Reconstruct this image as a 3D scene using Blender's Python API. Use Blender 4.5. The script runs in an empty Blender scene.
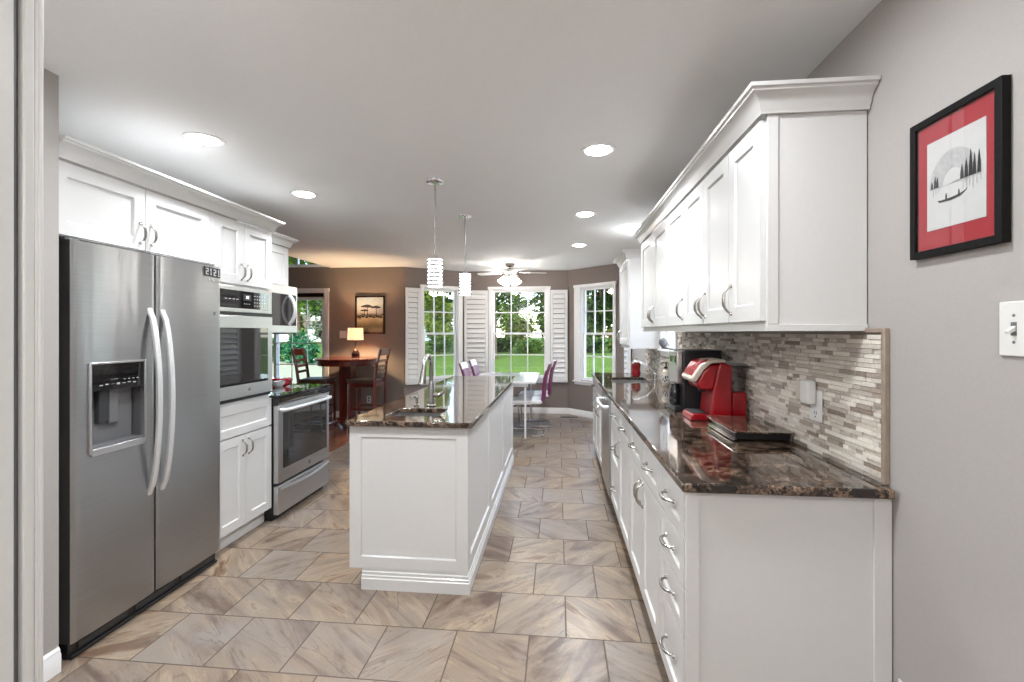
import bpy, bmesh, math, random
from mathutils import Vector, Matrix
random.seed(7)
R = math.radians
scene = bpy.context.scene
COL = scene.collection

# ------------------------------------------------------------------ camera
cd = bpy.data.cameras.new('camera')
cd.sensor_fit = 'HORIZONTAL'
cd.sensor_width = 36.0
cd.lens = 460.0 / 1024.0 * 36.0
cd.shift_y = -9.0 / 1024.0
cd.clip_start = 0.02
cd.clip_end = 300
cam = bpy.data.objects.new('camera', cd)
COL.objects.link(cam)
cam.location = (0, 0, 1.39)
cam.rotation_euler = (R(90), 0, math.atan(46.0 / 460.0))
scene.camera = cam

# ------------------------------------------------------------------ world, sun, exposure
scene.view_settings.view_transform = 'Standard'
scene.view_settings.look = 'None'
scene.view_settings.gamma = 1.0
scene.view_settings.use_curve_mapping = False
scene.view_settings.exposure = 1.02
SKY_STRENGTH = 0.62
SUN_STRENGTH = 3.2
CAN_POWER = 10.5        # watts per downlight
w = bpy.data.worlds.new('sky')
scene.world = w
w.use_nodes = True
nt = w.node_tree
nt.nodes.clear()
sky = nt.nodes.new('ShaderNodeTexSky')
sky.sky_type = 'NISHITA'
sky.sun_disc = False
sky.sun_elevation = R(52)
sky.sun_rotation = R(160)
bg = nt.nodes.new('ShaderNodeBackground')
bg.inputs['Strength'].default_value = SKY_STRENGTH
wo = nt.nodes.new('ShaderNodeOutputWorld')
nt.links.new(sky.outputs[0], bg.inputs['Color'])
nt.links.new(bg.outputs[0], wo.inputs['Surface'])
sl = bpy.data.lights.new('sun', 'SUN')
sl.energy = SUN_STRENGTH
sl.angle = R(2)
sl.color = (1.0, 0.95, 0.86)
sun = bpy.data.objects.new('sun', sl)
COL.objects.link(sun)
sun.rotation_euler = (R(38), 0, R(-25))

# ------------------------------------------------------------------ materials
def lin(c):
    return tuple(((x / 12.92) if x <= 0.04045 else ((x + 0.055) / 1.055) ** 2.4) for x in c)
def hx(r, g, b):
    return lin((r / 255.0, g / 255.0, b / 255.0))
class NT:
    def __init__(s, name):
        s.m = bpy.data.materials.new(name)
        s.m.use_nodes = True
        s.t = s.m.node_tree
        s.t.nodes.clear()
        s.out = s.n('ShaderNodeOutputMaterial')
    def n(s, k, **kw):
        nd = s.t.nodes.new(k)
        for a, b in kw.items():
            setattr(nd, a, b)
        return nd
    def l(s, a, b):
        s.t.links.new(a, b)
    def math(s, op, a, b=None, c=None):
        nd = s.n('ShaderNodeMath', operation=op)
        for i, x in enumerate((a, b, c)):
            if x is None: continue
            if isinstance(x, (int, float)): nd.inputs[i].default_value = x
            else: s.l(x, nd.inputs[i])
        return nd.outputs[0]
    def ramp(s, fac, stops, interp='LINEAR'):
        nd = s.n('ShaderNodeValToRGB')
        cr = nd.color_ramp
        cr.interpolation = interp
        while len(cr.elements) < len(stops): cr.elements.new(0.5)
        for e, (p, c) in zip(cr.elements, stops):
            e.position = p
            e.color = (c[0], c[1], c[2], 1)
        s.l(fac, nd.inputs[0])
        return nd.outputs[0]
    def mix(s, fac, a, b, blend='MIX'):
        nd = s.n('ShaderNodeMix', data_type='RGBA', blend_type=blend)
        for i, x in ((0, fac), (6, a), (7, b)):
            if isinstance(x, (int, float)): nd.inputs[i].default_value = x
            elif isinstance(x, tuple): nd.inputs[i].default_value = (x[0], x[1], x[2], 1)
            else: s.l(x, nd.inputs[i])
        return nd.outputs[2]
    def bsdf(s, **kw):
        b = s.n('ShaderNodeBsdfPrincipled')
        for k, v in kw.items():
            k = k.replace('_', ' ')
            if isinstance(v, (int, float)): b.inputs[k].default_value = v
            elif isinstance(v, tuple): b.inputs[k].default_value = (v[0], v[1], v[2], 1) if len(v) == 3 else v
            else: s.l(v, b.inputs[k])
        s.l(b.outputs[0], s.out.inputs['Surface'])
        return b
    def bump(s, h, b, strength=0.3, dist=0.01):
        nd = s.n('ShaderNodeBump')
        nd.inputs['Strength'].default_value = strength
        nd.inputs['Distance'].default_value = dist
        s.l(h, nd.inputs['Height'])
        s.l(nd.outputs[0], b.inputs['Normal'])
    def pos(s):
        return s.n('ShaderNodeNewGeometry').outputs['Position']
    def noise(s, vec, scale, detail=3.0, rough=0.5, dist=0.0, dim='3D'):
        nd = s.n('ShaderNodeTexNoise', noise_dimensions=dim)
        nd.inputs['Scale'].default_value = scale
        nd.inputs['Detail'].default_value = detail
        nd.inputs['Roughness'].default_value = rough
        nd.inputs['Distortion'].default_value = dist
        if vec is not None: s.l(vec, nd.inputs['Vector'])
        return nd.outputs['Fac']
    def mapping(s, vec, scale=(1, 1, 1), rot=(0, 0, 0), loc=(0, 0, 0)):
        nd = s.n('ShaderNodeMapping')
        nd.inputs['Scale'].default_value = scale
        nd.inputs['Rotation'].default_value = rot
        nd.inputs['Location'].default_value = loc
        s.l(vec, nd.inputs['Vector'])
        return nd.outputs[0]

def paint(name, c, rough=0.5, metal=0.0, coat=0.0, bump=0.0, bscale=60, var=0.03):
    t = NT(name)
    p = t.pos()
    n = t.noise(p, bscale, 2)
    a = tuple(x * (1 - var) for x in c)
    b2 = tuple(min(1, x * (1 + var)) for x in c)
    b = t.bsdf(Base_Color=t.ramp(n, [(0.3, a), (0.7, b2)]), Roughness=rough, Metallic=metal, Coat_Weight=coat)
    if bump: t.bump(n, b, bump, 0.002)
    return t.m

def emit(name, c, s, base=(0.8, 0.8, 0.8)):
    t = NT(name)
    t.bsdf(Base_Color=base, Emission_Color=c, Emission_Strength=s, Roughness=0.4)
    return t.m

def stainless(name, c=0.56, rough=0.27, axis='z', aniso=0.75):
    t = NT(name)
    p = t.pos()
    sc = {'z': (3, 3, 260), 'y': (3, 260, 3), 'x': (260, 3, 3)}[axis]
    n = t.noise(t.mapping(p, sc), 1.0, 2)
    tan = t.n('ShaderNodeTangent', direction_type='RADIAL', axis='Z')
    b = t.bsdf(Base_Color=t.ramp(n, [(0.2, (c * 0.93,) * 3), (0.8, (c * 1.05, c * 1.05, c * 1.06))]), Metallic=1.0, Roughness=rough,
               Anisotropic=aniso, Anisotropic_Rotation=0.25)
    t.l(tan.outputs[0], b.inputs['Tangent'])
    wob = t.noise(t.mapping(p, (1, 5.5, 0.35)), 1.0, 2)
    bb = t.n('ShaderNodeBump'); bb.inputs['Strength'].default_value = 0.35; bb.inputs['Distance'].default_value = 0.02
    t.l(wob, bb.inputs['Height']); t.l(bb.outputs[0], b.inputs['Normal'])
    return t.m

def granite(name):
    t = NT(name)
    p = t.pos()
    d = t.noise(p, 9, 4, 0.6)
    warp = t.n('ShaderNodeVectorMath', operation='MULTIPLY_ADD')
    cmb = t.n('ShaderNodeCombineXYZ')
    t.l(d, cmb.inputs[0]); t.l(d, cmb.inputs[1]); t.l(t.noise(p, 14, 3), cmb.inputs[2])
    t.l(cmb.outputs[0], warp.inputs[0])
    warp.inputs[1].default_value = (0.12, 0.12, 0.12)
    t.l(p, warp.inputs[2])
    wv = t.mapping(warp.outputs[0], (0.75, 1.3, 1))
    r1 = t.math('ABSOLUTE', t.math('SUBTRACT', t.noise(wv, 19, 3, 0.55, 1.4), 0.5))
    r2 = t.math('ABSOLUTE', t.math('SUBTRACT', t.noise(wv, 38, 3, 0.55, 1.0), 0.5))
    v1 = t.ramp(r1, [(0.0, (1, 1, 1)), (0.018, (0.6, 0.6, 0.6)), (0.042, (0, 0, 0))])
    v2 = t.ramp(r2, [(0.0, (0.8, 0.8, 0.8)), (0.022, (0.35, 0.35, 0.35)), (0.046, (0, 0, 0))])
    veins = t.math('MAXIMUM', v1, v2)
    mask = t.ramp(t.noise(p, 15, 4, 0.65), [(0.40, (0.08, 0.08, 0.08)), (0.60, (1, 1, 1))])
    base = t.ramp(t.noise(p, 26, 5, 0.65, 0.6), [(0.3, hx(5, 4, 4)), (0.50, hx(13, 9, 8)), (0.62, hx(36, 22, 18)), (0.76, hx(66, 46, 37))])
    mm = t.n('ShaderNodeMix', data_type='FLOAT')
    f = t.math('MULTIPLY', veins, mask)
    c = t.mix(f, base, hx(156, 128, 106))
    t.bsdf(Base_Color=c, Roughness=0.07, Specular_IOR_Level=0.62, Coat_Weight=0.4, Coat_Roughness=0.03)
    return t.m

def tile_floor(name):
    t = NT(name)
    p = t.pos()
    sx = t.n('ShaderNodeSeparateXYZ')
    t.l(p, sx.inputs[0])
    W = 0.335; H = 0.332
    ry = t.math('DIVIDE', t.math('SUBTRACT', sx.outputs[1], 2.105), H)
    row = t.math('FLOOR', ry)
    fy = t.math('FRACT', ry)
    odd = t.math('MODULO', t.math('ADD', row, 100), 2)
    rx = t.math('ADD', t.math('DIVIDE', t.math('SUBTRACT', sx.outputs[0], 0.037), W), t.math('MULTIPLY', odd, 0.5))
    col = t.math('FLOOR', rx)
    fx = t.math('FRACT', rx)
    def edge(f):
        return t.math('MINIMUM', f, t.math('SUBTRACT', 1.0, f))
    e = t.math('MINIMUM', edge(fx), edge(fy))
    grout = t.ramp(e, [(0.006, (1, 1, 1)), (0.012, (0, 0, 0))])
    idv = t.n('ShaderNodeCombineXYZ')
    t.l(col, idv.inputs[0]); t.l(row, idv.inputs[1])
    wn = t.n('ShaderNodeTexWhiteNoise', noise_dimensions='3D')
    t.l(idv.outputs[0], wn.inputs['Vector'])
    rnd = wn.outputs['Value']
    ang = t.math('ADD', t.math('MULTIPLY', t.math('FLOOR', t.math('MULTIPLY', rnd, 4.0)), 1.5708), t.math('ADD', 0.55, t.math('MULTIPLY', rnd, 0.5)))
    rot = t.n('ShaderNodeVectorRotate', rotation_type='Z_AXIS')
    t.l(p, rot.inputs['Vector']); t.l(ang, rot.inputs['Angle'])
    off = t.n('ShaderNodeVectorMath', operation='MULTIPLY_ADD')
    t.l(wn.outputs['Color'], off.inputs[0]); off.inputs[1].default_value = (31, 31, 31); t.l(rot.outputs[0], off.inputs[2])
    st = t.noise(t.mapping(off.outputs[0], (1.1, 5.2, 1)), 1.5, 9, 0.60, 1.0)
    crack = t.noise(t.mapping(off.outputs[0], (0.6, 4.5, 1)), 1.8, 4, 0.5, 0.8)
    blot = t.noise(off.outputs[0], 4.5, 3)
    v = t.math('ADD', st, t.math('MULTIPLY', t.math('SUBTRACT', rnd, 0.5), 0.12))
    c = t.ramp(v, [(0.33, hx(87, 66, 54)), (0.40, hx(112, 93, 78)), (0.47, hx(132, 117, 102)), (0.53, hx(138, 119, 99)), (0.585, hx(158, 140, 118)), (0.62, hx(133, 109, 87)), (0.67, hx(104, 79, 60))])
    rnd2 = t.n('ShaderNodeSeparateColor'); t.l(wn.outputs['Color'], rnd2.inputs[0])
    gm = t.math('MINIMUM', 1.0, t.math('MULTIPLY', t.ramp(blot, [(0.35, (0.25, 0.25, 0.25)), (0.65, (1, 1, 1))]), t.math('MULTIPLY', rnd2.outputs[1], 0.85)))
    c = t.mix(gm, c, hx(139, 130, 123))
    cl = t.ramp(t.math('ABSOLUTE', t.math('SUBTRACT', crack, 0.5)), [(0.0, (0.5, 0.5, 0.5)), (0.010, (0, 0, 0))])
    c = t.mix(cl, c, hx(74, 64, 56))
    sp_ = t.noise(p, 150, 4, 0.7)
    c = t.mix(0.22, c, t.ramp(sp_, [(0.3, (0.2, 0.2, 0.2)), (0.7, (0.8, 0.8, 0.8))]), 'OVERLAY')
    c = t.mix(grout, c, hx(84, 70, 60))
    b = t.bsdf(Base_Color=c, Roughness=t.math('ADD', 0.30, t.math('MULTIPLY', grout, 0.4)), Specular_IOR_Level=0.5)
    h = t.math('ADD', t.math('MULTIPLY', t.noise(p, 55, 4), 0.35), t.math('SUBTRACT', 1.0, grout))
    t.bump(h, b, 0.22, 0.002)
    return t.m

def wood(name, c0, c1, c2, axis=0, rough=0.3, scale=1.0, coat=0.3):
    t = NT(name)
    p = t.pos()
    s = [9, 9, 9]; s[axis] = 0.9
    n = t.noise(t.mapping(p, tuple(x * scale for x in s)), 2.2, 5, 0.6, 1.2)
    t.bsdf(Base_Color=t.ramp(n, [(0.3, c0), (0.5, c1), (0.72, c2)]), Roughness=rough, Coat_Weight=coat, Coat_Roughness=0.15)
    return t.m

def plank_floor(name):
    t = NT(name)
    p = t.pos()
    sx = t.n('ShaderNodeSeparateXYZ'); t.l(p, sx.inputs[0])
    rx = t.math('DIVIDE', sx.outputs[0], 0.09)
    e = t.math('FRACT', rx)
    gap = t.ramp(t.math('MINIMUM', e, t.math('SUBTRACT', 1.0, e)), [(0.01, (1, 1, 1)), (0.03, (0, 0, 0))])
    wn = t.n('ShaderNodeTexWhiteNoise', noise_dimensions='1D'); t.l(t.math('FLOOR', rx), wn.inputs['W'])
    n = t.noise(t.mapping(p, (14, 1.2, 1)), 2.0, 5, 0.6, 0.8)
    v = t.math('ADD', t.math('MULTIPLY', n, 0.75), t.math('MULTIPLY', wn.outputs['Value'], 0.25))
    c = t.ramp(v, [(0.3, hx(92, 52, 34)), (0.55, hx(136, 84, 58)), (0.8, hx(170, 116, 84))])
    t.bsdf(Base_Color=t.mix(gap, c, hx(50, 28, 20)), Roughness=0.25, Coat_Weight=0.3)
    return t.m

def island_rand(name, stops, rough=0.6, bump=0.0, spec=0.3):
    t = NT(name)
    g = t.n('ShaderNodeNewGeometry')
    c = t.ramp(g.outputs['Random Per Island'], stops, 'CONSTANT' if len(stops) > 4 else 'LINEAR')
    n = t.noise(g.outputs['Position'], 160, 3)
    c = t.mix(0.35, c, t.ramp(n, [(0.3, (0.25, 0.25, 0.25)), (0.7, (0.8, 0.8, 0.8))]), 'OVERLAY')
    b = t.bsdf(Base_Color=c, Roughness=rough, Specular_IOR_Level=spec)
    if bump: t.bump(n, b, bump, 0.002)
    return t.m

def leaf_mat(name, stops):
    t = NT(name)
    g = t.n('ShaderNodeNewGeometry')
    c = t.ramp(g.outputs['Random Per Island'], stops)
    d = t.n('ShaderNodeBsdfDiffuse'); tr = t.n('ShaderNodeBsdfTranslucent')
    t.l(c, d.inputs[0]); t.l(c, tr.inputs[0])
    m = t.n('ShaderNodeMixShader'); m.inputs[0].default_value = 0.4
    t.l(d.outputs[0], m.inputs[1]); t.l(tr.outputs[0], m.inputs[2])
    t.l(m.outputs[0], t.out.inputs['Surface'])
    return t.m

def pane_glass(name, fac=0.06, tint=(1, 1, 1), rough=0.0):
    t = NT(name)
    a = t.n('ShaderNodeBsdfTransparent'); a.inputs[0].default_value = (*tint, 1)
    g = t.n('ShaderNodeBsdfGlossy'); g.inputs['Roughness'].default_value = rough
    lw = t.n('ShaderNodeLayerWeight'); lw.inputs[0].default_value = 0.5
    m = t.n('ShaderNodeMixShader')
    t.l(t.math('ADD', t.math('MULTIPLY', t.math('POWER', lw.outputs['Facing'], 5.0), 0.6), fac), m.inputs[0])
    t.l(a.outputs[0], m.inputs[1]); t.l(g.outputs[0], m.inputs[2])
    t.l(m.outputs[0], t.out.inputs['Surface'])
    return t.m

M = {}
M['white'] = paint('white_cabinet_paint', (0.65, 0.643, 0.632), 0.32, coat=0.1, var=0.01)
M['trim'] = paint('white_trim_paint', (0.88, 0.88, 0.875), 0.4, var=0.01)
M['casing'] = paint('ivory_casing_paint', (0.60, 0.59, 0.565), 0.35, var=0.015)
M['ceiling'] = paint('ceiling_paint', (0.93, 0.93, 0.93), 0.9, var=0.01, bump=0.1)
M['wall'] = paint('greige_wall_paint', (0.40, 0.375, 0.355), 0.75, bump=0.12, bscale=120, var=0.02)
M['taupe'] = paint('taupe_wall_paint', (0.235, 0.195, 0.175), 0.75, bump=0.12, bscale=120, var=0.03)
M['tile'] = tile_floor('stone_tile_floor')
M['plank'] = plank_floor('wood_plank_floor')
M['granite'] = granite('dark_granite')
M['steel'] = stainless('brushed_stainless', 0.42, 0.28, 'z')
M['steel_plain'] = paint('satin_steel', (0.62, 0.62, 0.62), 0.28, 1.0, var=0.02)
M['steel_trim'] = paint('light_steel_trim', (0.60, 0.60, 0.605), 0.35, 1.0, var=0.02)
M['chrome'] = paint('chrome', (0.80, 0.80, 0.81), 0.08, 1.0, var=0.01)
M['nickel'] = paint('brushed_nickel', (0.46, 0.445, 0.42), 0.25, 1.0, var=0.02)
M['dark_nickel'] = paint('dark_nickel', (0.22, 0.22, 0.225), 0.3, 1.0, var=0.03)
M['black'] = paint('black_plastic', (0.012, 0.012, 0.013), 0.35, var=0.05)
M['black_gloss'] = paint('black_glass', (0.008, 0.008, 0.009), 0.04, coat=0.6, var=0.05)
M['oven_glass'] = paint('dark_oven_glass', (0.02, 0.02, 0.021), 0.03, coat=1.0, var=0.05)
M['charcoal'] = paint('charcoal_plastic', (0.035, 0.036, 0.038), 0.45, var=0.05)
M['grey_plastic'] = paint('grey_plastic', (0.16, 0.16, 0.165), 0.4, var=0.05)
M['white_plastic'] = paint('white_plastic', (0.72, 0.71, 0.68), 0.35, var=0.01)
M['mark'] = paint('pale_print', (0.55, 0.55, 0.56), 0.6, var=0.02)
M['red'] = paint('glossy_red_plastic', hx(146, 10, 22), 0.28, coat=0.4, var=0.04)
M['red_glaze'] = paint('red_glaze', hx(150, 12, 26), 0.15, coat=0.7, var=0.05)
M['champagne'] = paint('champagne_trim', hx(206, 196, 182), 0.3, 0.3, var=0.02)
M['cherry'] = wood('cherry_wood', hx(58, 16, 12), hx(92, 30, 22), hx(128, 54, 38), 2, 0.28)
M['cherry_top'] = wood('cherry_wood_top', hx(74, 26, 18), hx(112, 46, 32), hx(146, 72, 50), 0, 0.2)
M['seat_leather'] = paint('dark_brown_leather', hx(78, 62, 54), 0.4, var=0.1)
M['purple'] = paint('purple_upholstery', hx(112, 24, 82), 0.4, var=0.1)
M['white_leather'] = paint('white_leather', (0.78, 0.78, 0.78), 0.35, var=0.02)
M['table_white'] = paint('glossy_white_top', (0.80, 0.80, 0.80), 0.12, coat=0.5, var=0.01)
M['stone'] = island_rand('stacked_stone', [(0.0, hx(226, 218, 206)), (0.24, hx(200, 190, 178)), (0.44, hx(182, 172, 162)), (0.62, hx(214, 206, 196)), (0.82, hx(164, 152, 140)), (0.93, hx(140, 126, 114))], 0.6, 0.35)
M['stone_trim'] = paint('tan_pencil_tile', hx(150, 134, 120), 0.4, var=0.12, bscale=30)
t = NT('black_picture_frame')
t.bsdf(Base_Color=t.ramp(t.noise(t.pos(), 80, 2), [(0.3, (0.004, 0.004, 0.004)), (0.7, (0.007, 0.007, 0.007))]), Roughness=0.55, Specular_IOR_Level=0.18)
M['frame_black'] = t.m
M['mat_red'] = paint('red_picture_mat', hx(158, 38, 48), 0.8, var=0.02)
M['paper'] = paint('white_paper', (0.56, 0.56, 0.545), 0.9, var=0.02)
M['ink'] = paint('black_ink', (0.03, 0.03, 0.032), 0.9, var=0.1)
M['ink_grey'] = paint('grey_ink_wash', (0.34, 0.34, 0.34), 0.9, var=0.12, bscale=90)
M['ink_light'] = paint('pale_ink_wash', (0.43, 0.43, 0.425), 0.9, var=0.1, bscale=90)
M['glass'] = pane_glass('window_glass', 0.045)
M['pic_glass'] = pane_glass('picture_glass', 0.04)
M['clear'] = pane_glass('clear_glass', 0.10, (0.86, 0.88, 0.88))
M['smoke'] = pane_glass('smoky_clear_plastic', 0.08, (0.86, 0.86, 0.88))
M['can'] = emit('downlight_lens', (1.0, 0.985, 0.975), 25.0)
M['pend_glass'] = emit('lit_pendant_glass', (1.0, 0.96, 0.90), 8.0)
M['fan_glass'] = emit('lit_fan_shade', (1.0, 0.93, 0.86), 22.0)
M['shade'] = emit('lit_lamp_shade', (1.0, 0.52, 0.28), 0.8, hx(230, 180, 130))
M['bulb'] = emit('warm_bulb', (1.0, 0.72, 0.42), 800.0)
M['globe'] = emit('added_fill_globe', (1.0, 0.96, 0.92), 21.0)  # glow of the unseen fill lamp added in the hall
M['satin'] = paint('bright_satin_steel', (0.86, 0.86, 0.86), 0.42, 0.75, var=0.01)
M['display'] = emit('lit_display', (0.85, 0.95, 1.0), 1.2, (0.05, 0.05, 0.05))
M['bronze'] = paint('dark_bronze', hx(52, 34, 26), 0.2, 0.6, coat=0.4, var=0.1)
M['lawn'] = None
M['bark'] = paint('tree_bark', hx(86, 66, 50), 0.9, var=0.35, bscale=14, bump=0.5)
M['leaf_mid'] = leaf_mat('leaf_green', [(0.0, hx(36, 63, 23)), (0.5, hx(68, 100, 38)), (1.0, hx(126, 147, 70))])
M['leaf_dark'] = leaf_mat('leaf_dark_green', [(0.0, hx(21, 40, 18)), (0.6, hx(45, 70, 30)), (1.0, hx(84, 107, 53))])
M['leaf_yellow'] = leaf_mat('leaf_yellow_green', [(0.0, hx(80, 109, 33)), (0.5, hx(126, 149, 55)), (1.0, hx(173, 179, 92))])
M['leaf_pale'] = leaf_mat('leaf_pale', [(0.0, hx(77, 94, 70)), (0.5, hx(114, 127, 102)), (1.0, hx(157, 166, 142))])
M['leaf_emerald'] = leaf_mat('leaf_emerald', [(0.0, hx(13, 60, 36)), (0.5, hx(33, 102, 63)), (1.0, hx(100, 149, 105))])
M['siding'] = paint('pale_siding', hx(196, 200, 184), 0.8, var=0.04)
M['shingle'] = paint('grey_shingles', hx(128, 126, 118), 0.9, var=0.2, bscale=12)
t = NT('mown_lawn')
p_ = t.pos()
n1 = t.noise(p_, 0.5, 4); n2 = t.noise(p_, 18, 4, 0.7)
c_ = t.mix(0.5, t.ramp(n1, [(0.35, hx(52, 78, 21)), (0.65, hx(77, 99, 34))]), t.ramp(n2, [(0.3, hx(40, 62, 16)), (0.7, hx(89, 107, 45))]))
b_ = t.bsdf(Base_Color=c_, Roughness=0.95, Specular_IOR_Level=0.1)
t.bump(n2, b_, 0.6, 0.03)
M['lawn'] = t.m
t = NT('patio_paving')
p_ = t.pos()
t.bsdf(Base_Color=t.ramp(t.noise(p_, 6, 4), [(0.3, hx(106, 112, 84)), (0.7, hx(132, 136, 108))]), Roughness=0.9)
M['patio'] = t.m
t = NT('savanna_print')
tc = t.n('ShaderNodeTexCoord')
sp = t.n('ShaderNodeSeparateXYZ'); t.l(t.pos(), sp.inputs[0])
zz = t.math('ADD', t.math('SUBTRACT', sp.outputs[2], 1.36), t.math('MULTIPLY', t.math('SUBTRACT', t.noise(t.pos(), 9, 4), 0.5), 0.14))
M['print'] = None
cc = t.ramp(t.math('DIVIDE', zz, 0.62), [(0.05, hx(96, 84, 62)), (0.22, hx(150, 138, 96)), (0.40, hx(226, 218, 180)), (0.47, hx(80, 84, 56)), (0.53, hx(226, 226, 220)), (0.95, hx(176, 188, 198))])
t.bsdf(Base_Color=cc, Roughness=0.6)
M['print'] = t.m

# ------------------------------------------------------------------ mesh builder
WM = {}     # world matrices of roots
def rootm(o):
    while o.parent is not None: o = o.parent
    return WM.get(o.name, Matrix.Identity(4))

class MB:
    def __init__(s):
        s.v = []; s.f = []; s.M = Matrix.Identity(4)
    def add(s, vs, fs):
        n = len(s.v)
        s.v += [tuple(s.M @ Vector(p)) for p in vs]
        s.f += [tuple(i + n for i in f) for f in fs]
        return s
    def box(s, x0, x1, y0, y1, z0, z1):
        return s.add([(x0, y0, z0), (x1, y0, z0), (x1, y1, z0), (x0, y1, z0), (x0, y0, z1), (x1, y0, z1), (x1, y1, z1), (x0, y1, z1)],
                     [(0, 3, 2, 1), (4, 5, 6, 7), (0, 1, 5, 4), (1, 2, 6, 5), (2, 3, 7, 6), (3, 0, 4, 7)])
    def prism(s, poly, a0, a1, axis='z'):
        n = len(poly)
        def P(u, v, a):
            return {'z': (u, v, a), 'y': (u, a, v), 'x': (a, u, v)}[axis]
        vs = [P(u, v, a0) for u, v in poly] + [P(u, v, a1) for u, v in poly]
        fs = [tuple(range(n - 1, -1, -1)), tuple(range(n, 2 * n))]
        fs += [(i, (i + 1) % n, n + (i + 1) % n, n + i) for i in range(n)]
        return s.add(vs, fs)
    def cyl(s, p0, p1, r0, r1=None, n=16):
        return s.tube([p0, p1], [r0, r0 if r1 is None else r1], n)
    def tube(s, pts, r, n=8, closed=False, caps=True):
        pts = [Vector(p) for p in pts]
        if not isinstance(r, (list, tuple)): r = [r] * len(pts)
        k = len(pts); vs = []; fs = []
        def tan(i):
            if closed: a, b = pts[(i - 1) % k], pts[(i + 1) % k]
            else: a, b = pts[max(i - 1, 0)], pts[min(i + 1, k - 1)]
            return (b - a).normalized()
        t0 = tan(0)
        up = Vector((0, 0, 1)) if abs(t0.z) < 0.9 else Vector((1, 0, 0))
        nn = t0.cross(up).normalized()
        for i in range(k):
            t1 = tan(i)
            q = t0.rotation_difference(t1)
            nn = (q @ nn).normalized(); t0 = t1
            bb = t1.cross(nn).normalized()
            for j in range(n):
                a = 2 * math.pi * j / n
                vs.append(tuple(pts[i] + (nn * math.cos(a) + bb * math.sin(a)) * r[i]))
        for i in range(k if closed else k - 1):
            i2 = (i + 1) % k
            for j in range(n):
                j2 = (j + 1) % n
                fs.append((i * n + j, i * n + j2, i2 * n + j2, i2 * n + j))
        if caps and not closed:
            fs.append(tuple(range(n - 1, -1, -1)))
            fs.append(tuple((k - 1) * n + j for j in range(n)))
        return s.add(vs, fs)
    def lathe(s, prof, c=(0, 0, 0), n=24, caps=True):
        vs = []; fs = []; k = len(prof)
        for r, z in prof:
            for j in range(n):
                a = 2 * math.pi * j / n
                vs.append((c[0] + r * math.cos(a), c[1] + r * math.sin(a), c[2] + z))
        for i in range(k - 1):
            for j in range(n):
                j2 = (j + 1) % n
                fs.append((i * n + j, i * n + j2, (i + 1) * n + j2, (i + 1) * n + j))
        if caps:
            if prof[0][0] > 1e-5: fs.append(tuple(range(n - 1, -1, -1)))
            if prof[-1][0] > 1e-5: fs.append(tuple((k - 1) * n + j for j in range(n)))
        return s.add(vs, fs)
    def ring(s, c, r, rr, n=28, m=6, axis='z'):
        pts = []
        for j in range(n):
            a = 2 * math.pi * j / n
            u, v = r * math.cos(a), r * math.sin(a)
            pts.append({'z': (c[0] + u, c[1] + v, c[2]), 'y': (c[0] + u, c[1], c[2] + v), 'x': (c[0], c[1] + u, c[2] + v)}[axis])
        return s.tube(pts, rr, m, closed=True)
    def sweep(s, path, prof, z0, side=1, closed=False):
        """profile (o, z) swept along a plan polyline with mitred corners; side=+1: outward is to the right of travel"""
        P = [Vector((a, b)) for a, b in path]; k = len(P); vs = []; fs = []; m = len(prof)
        def nrm(a, b):
            d = (b - a).normalized(); return Vector((d.y, -d.x)) * side
        for i in range(k):
            if closed: n1 = nrm(P[(i - 1) % k], P[i]); n2 = nrm(P[i], P[(i + 1) % k])
            else:
                n1 = nrm(P[i - 1], P[i]) if i > 0 else nrm(P[0], P[1])
                n2 = nrm(P[i], P[i + 1]) if i < k - 1 else n1
            b = (n1 + n2); b = b / max(1e-6, b.length); sc = 1.0 / max(0.2, b.dot(n1))
            for o, z in prof:
                q = P[i] + b * (o * sc)
                vs.append((q.x, q.y, z0 + z))
        for i in range(k if closed else k - 1):
            i2 = (i + 1) % k
            for j in range(m):
                j2 = (j + 1) % m
                fs.append((i * m + j, i * m + j2, i2 * m + j2, i2 * m + j))
        if not closed:
            fs.append(tuple(range(m - 1, -1, -1))); fs.append(tuple((k - 1) * m + j for j in range(m)))
        return s.add(vs, fs)
    def shaker(s, w, h, t=0.020, fr=0.058, rec=0.009, fb=None):
        """door in local x (width), z (height), front at y=t"""
        fb = fr if fb is None else fb
        def rect(ix, iz, y): return [(ix, y, iz), (w - ix, y, iz), (w - ix, y, h - iz), (ix, y, h - iz)]
        vs = rect(0, 0, 0) + rect(0, 0, t) + rect(fr, fb, t) + rect(fr + 0.006, fb + 0.006, t - rec)
        fs = [(0, 1, 2, 3), (12, 13, 14, 15)]
        for a in (0, 4, 8):
            for i in range(4):
                j = (i + 1) % 4
                fs.append((a + i, a + j, a + 4 + j, a + 4 + i))
        return s.add(vs, fs)
    def build(s, name, mat, parent=None, bevel=0.0, smooth=35, seg=2):
        me = bpy.data.meshes.new(name)
        inv = rootm(parent).inverted() if parent is not None else Matrix.Identity(4)
        me.from_pydata([tuple(inv @ Vector(p)) for p in s.v], [], s.f)
        bm = bmesh.new(); bm.from_mesh(me)
        bmesh.ops.recalc_face_normals(bm, faces=bm.faces)
        if bevel > 0:
            es = [e for e in bm.edges if len(e.link_faces) == 2 and e.calc_face_angle(0) > R(40)]
            bmesh.ops.bevel(bm, geom=es, offset=bevel, segments=seg, profile=0.5, affect='EDGES', clamp_overlap=True)
            for f in bm.faces: f.smooth = 2 * f.calc_area() / max(1e-9, f.calc_perimeter()) < bevel * 0.95
        elif smooth:
            for f in bm.faces: f.smooth = True
        bm.to_mesh(me); bm.free()
        if smooth and bevel <= 0:
            try: me.set_sharp_from_angle(angle=R(smooth))
            except Exception: pass
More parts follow.
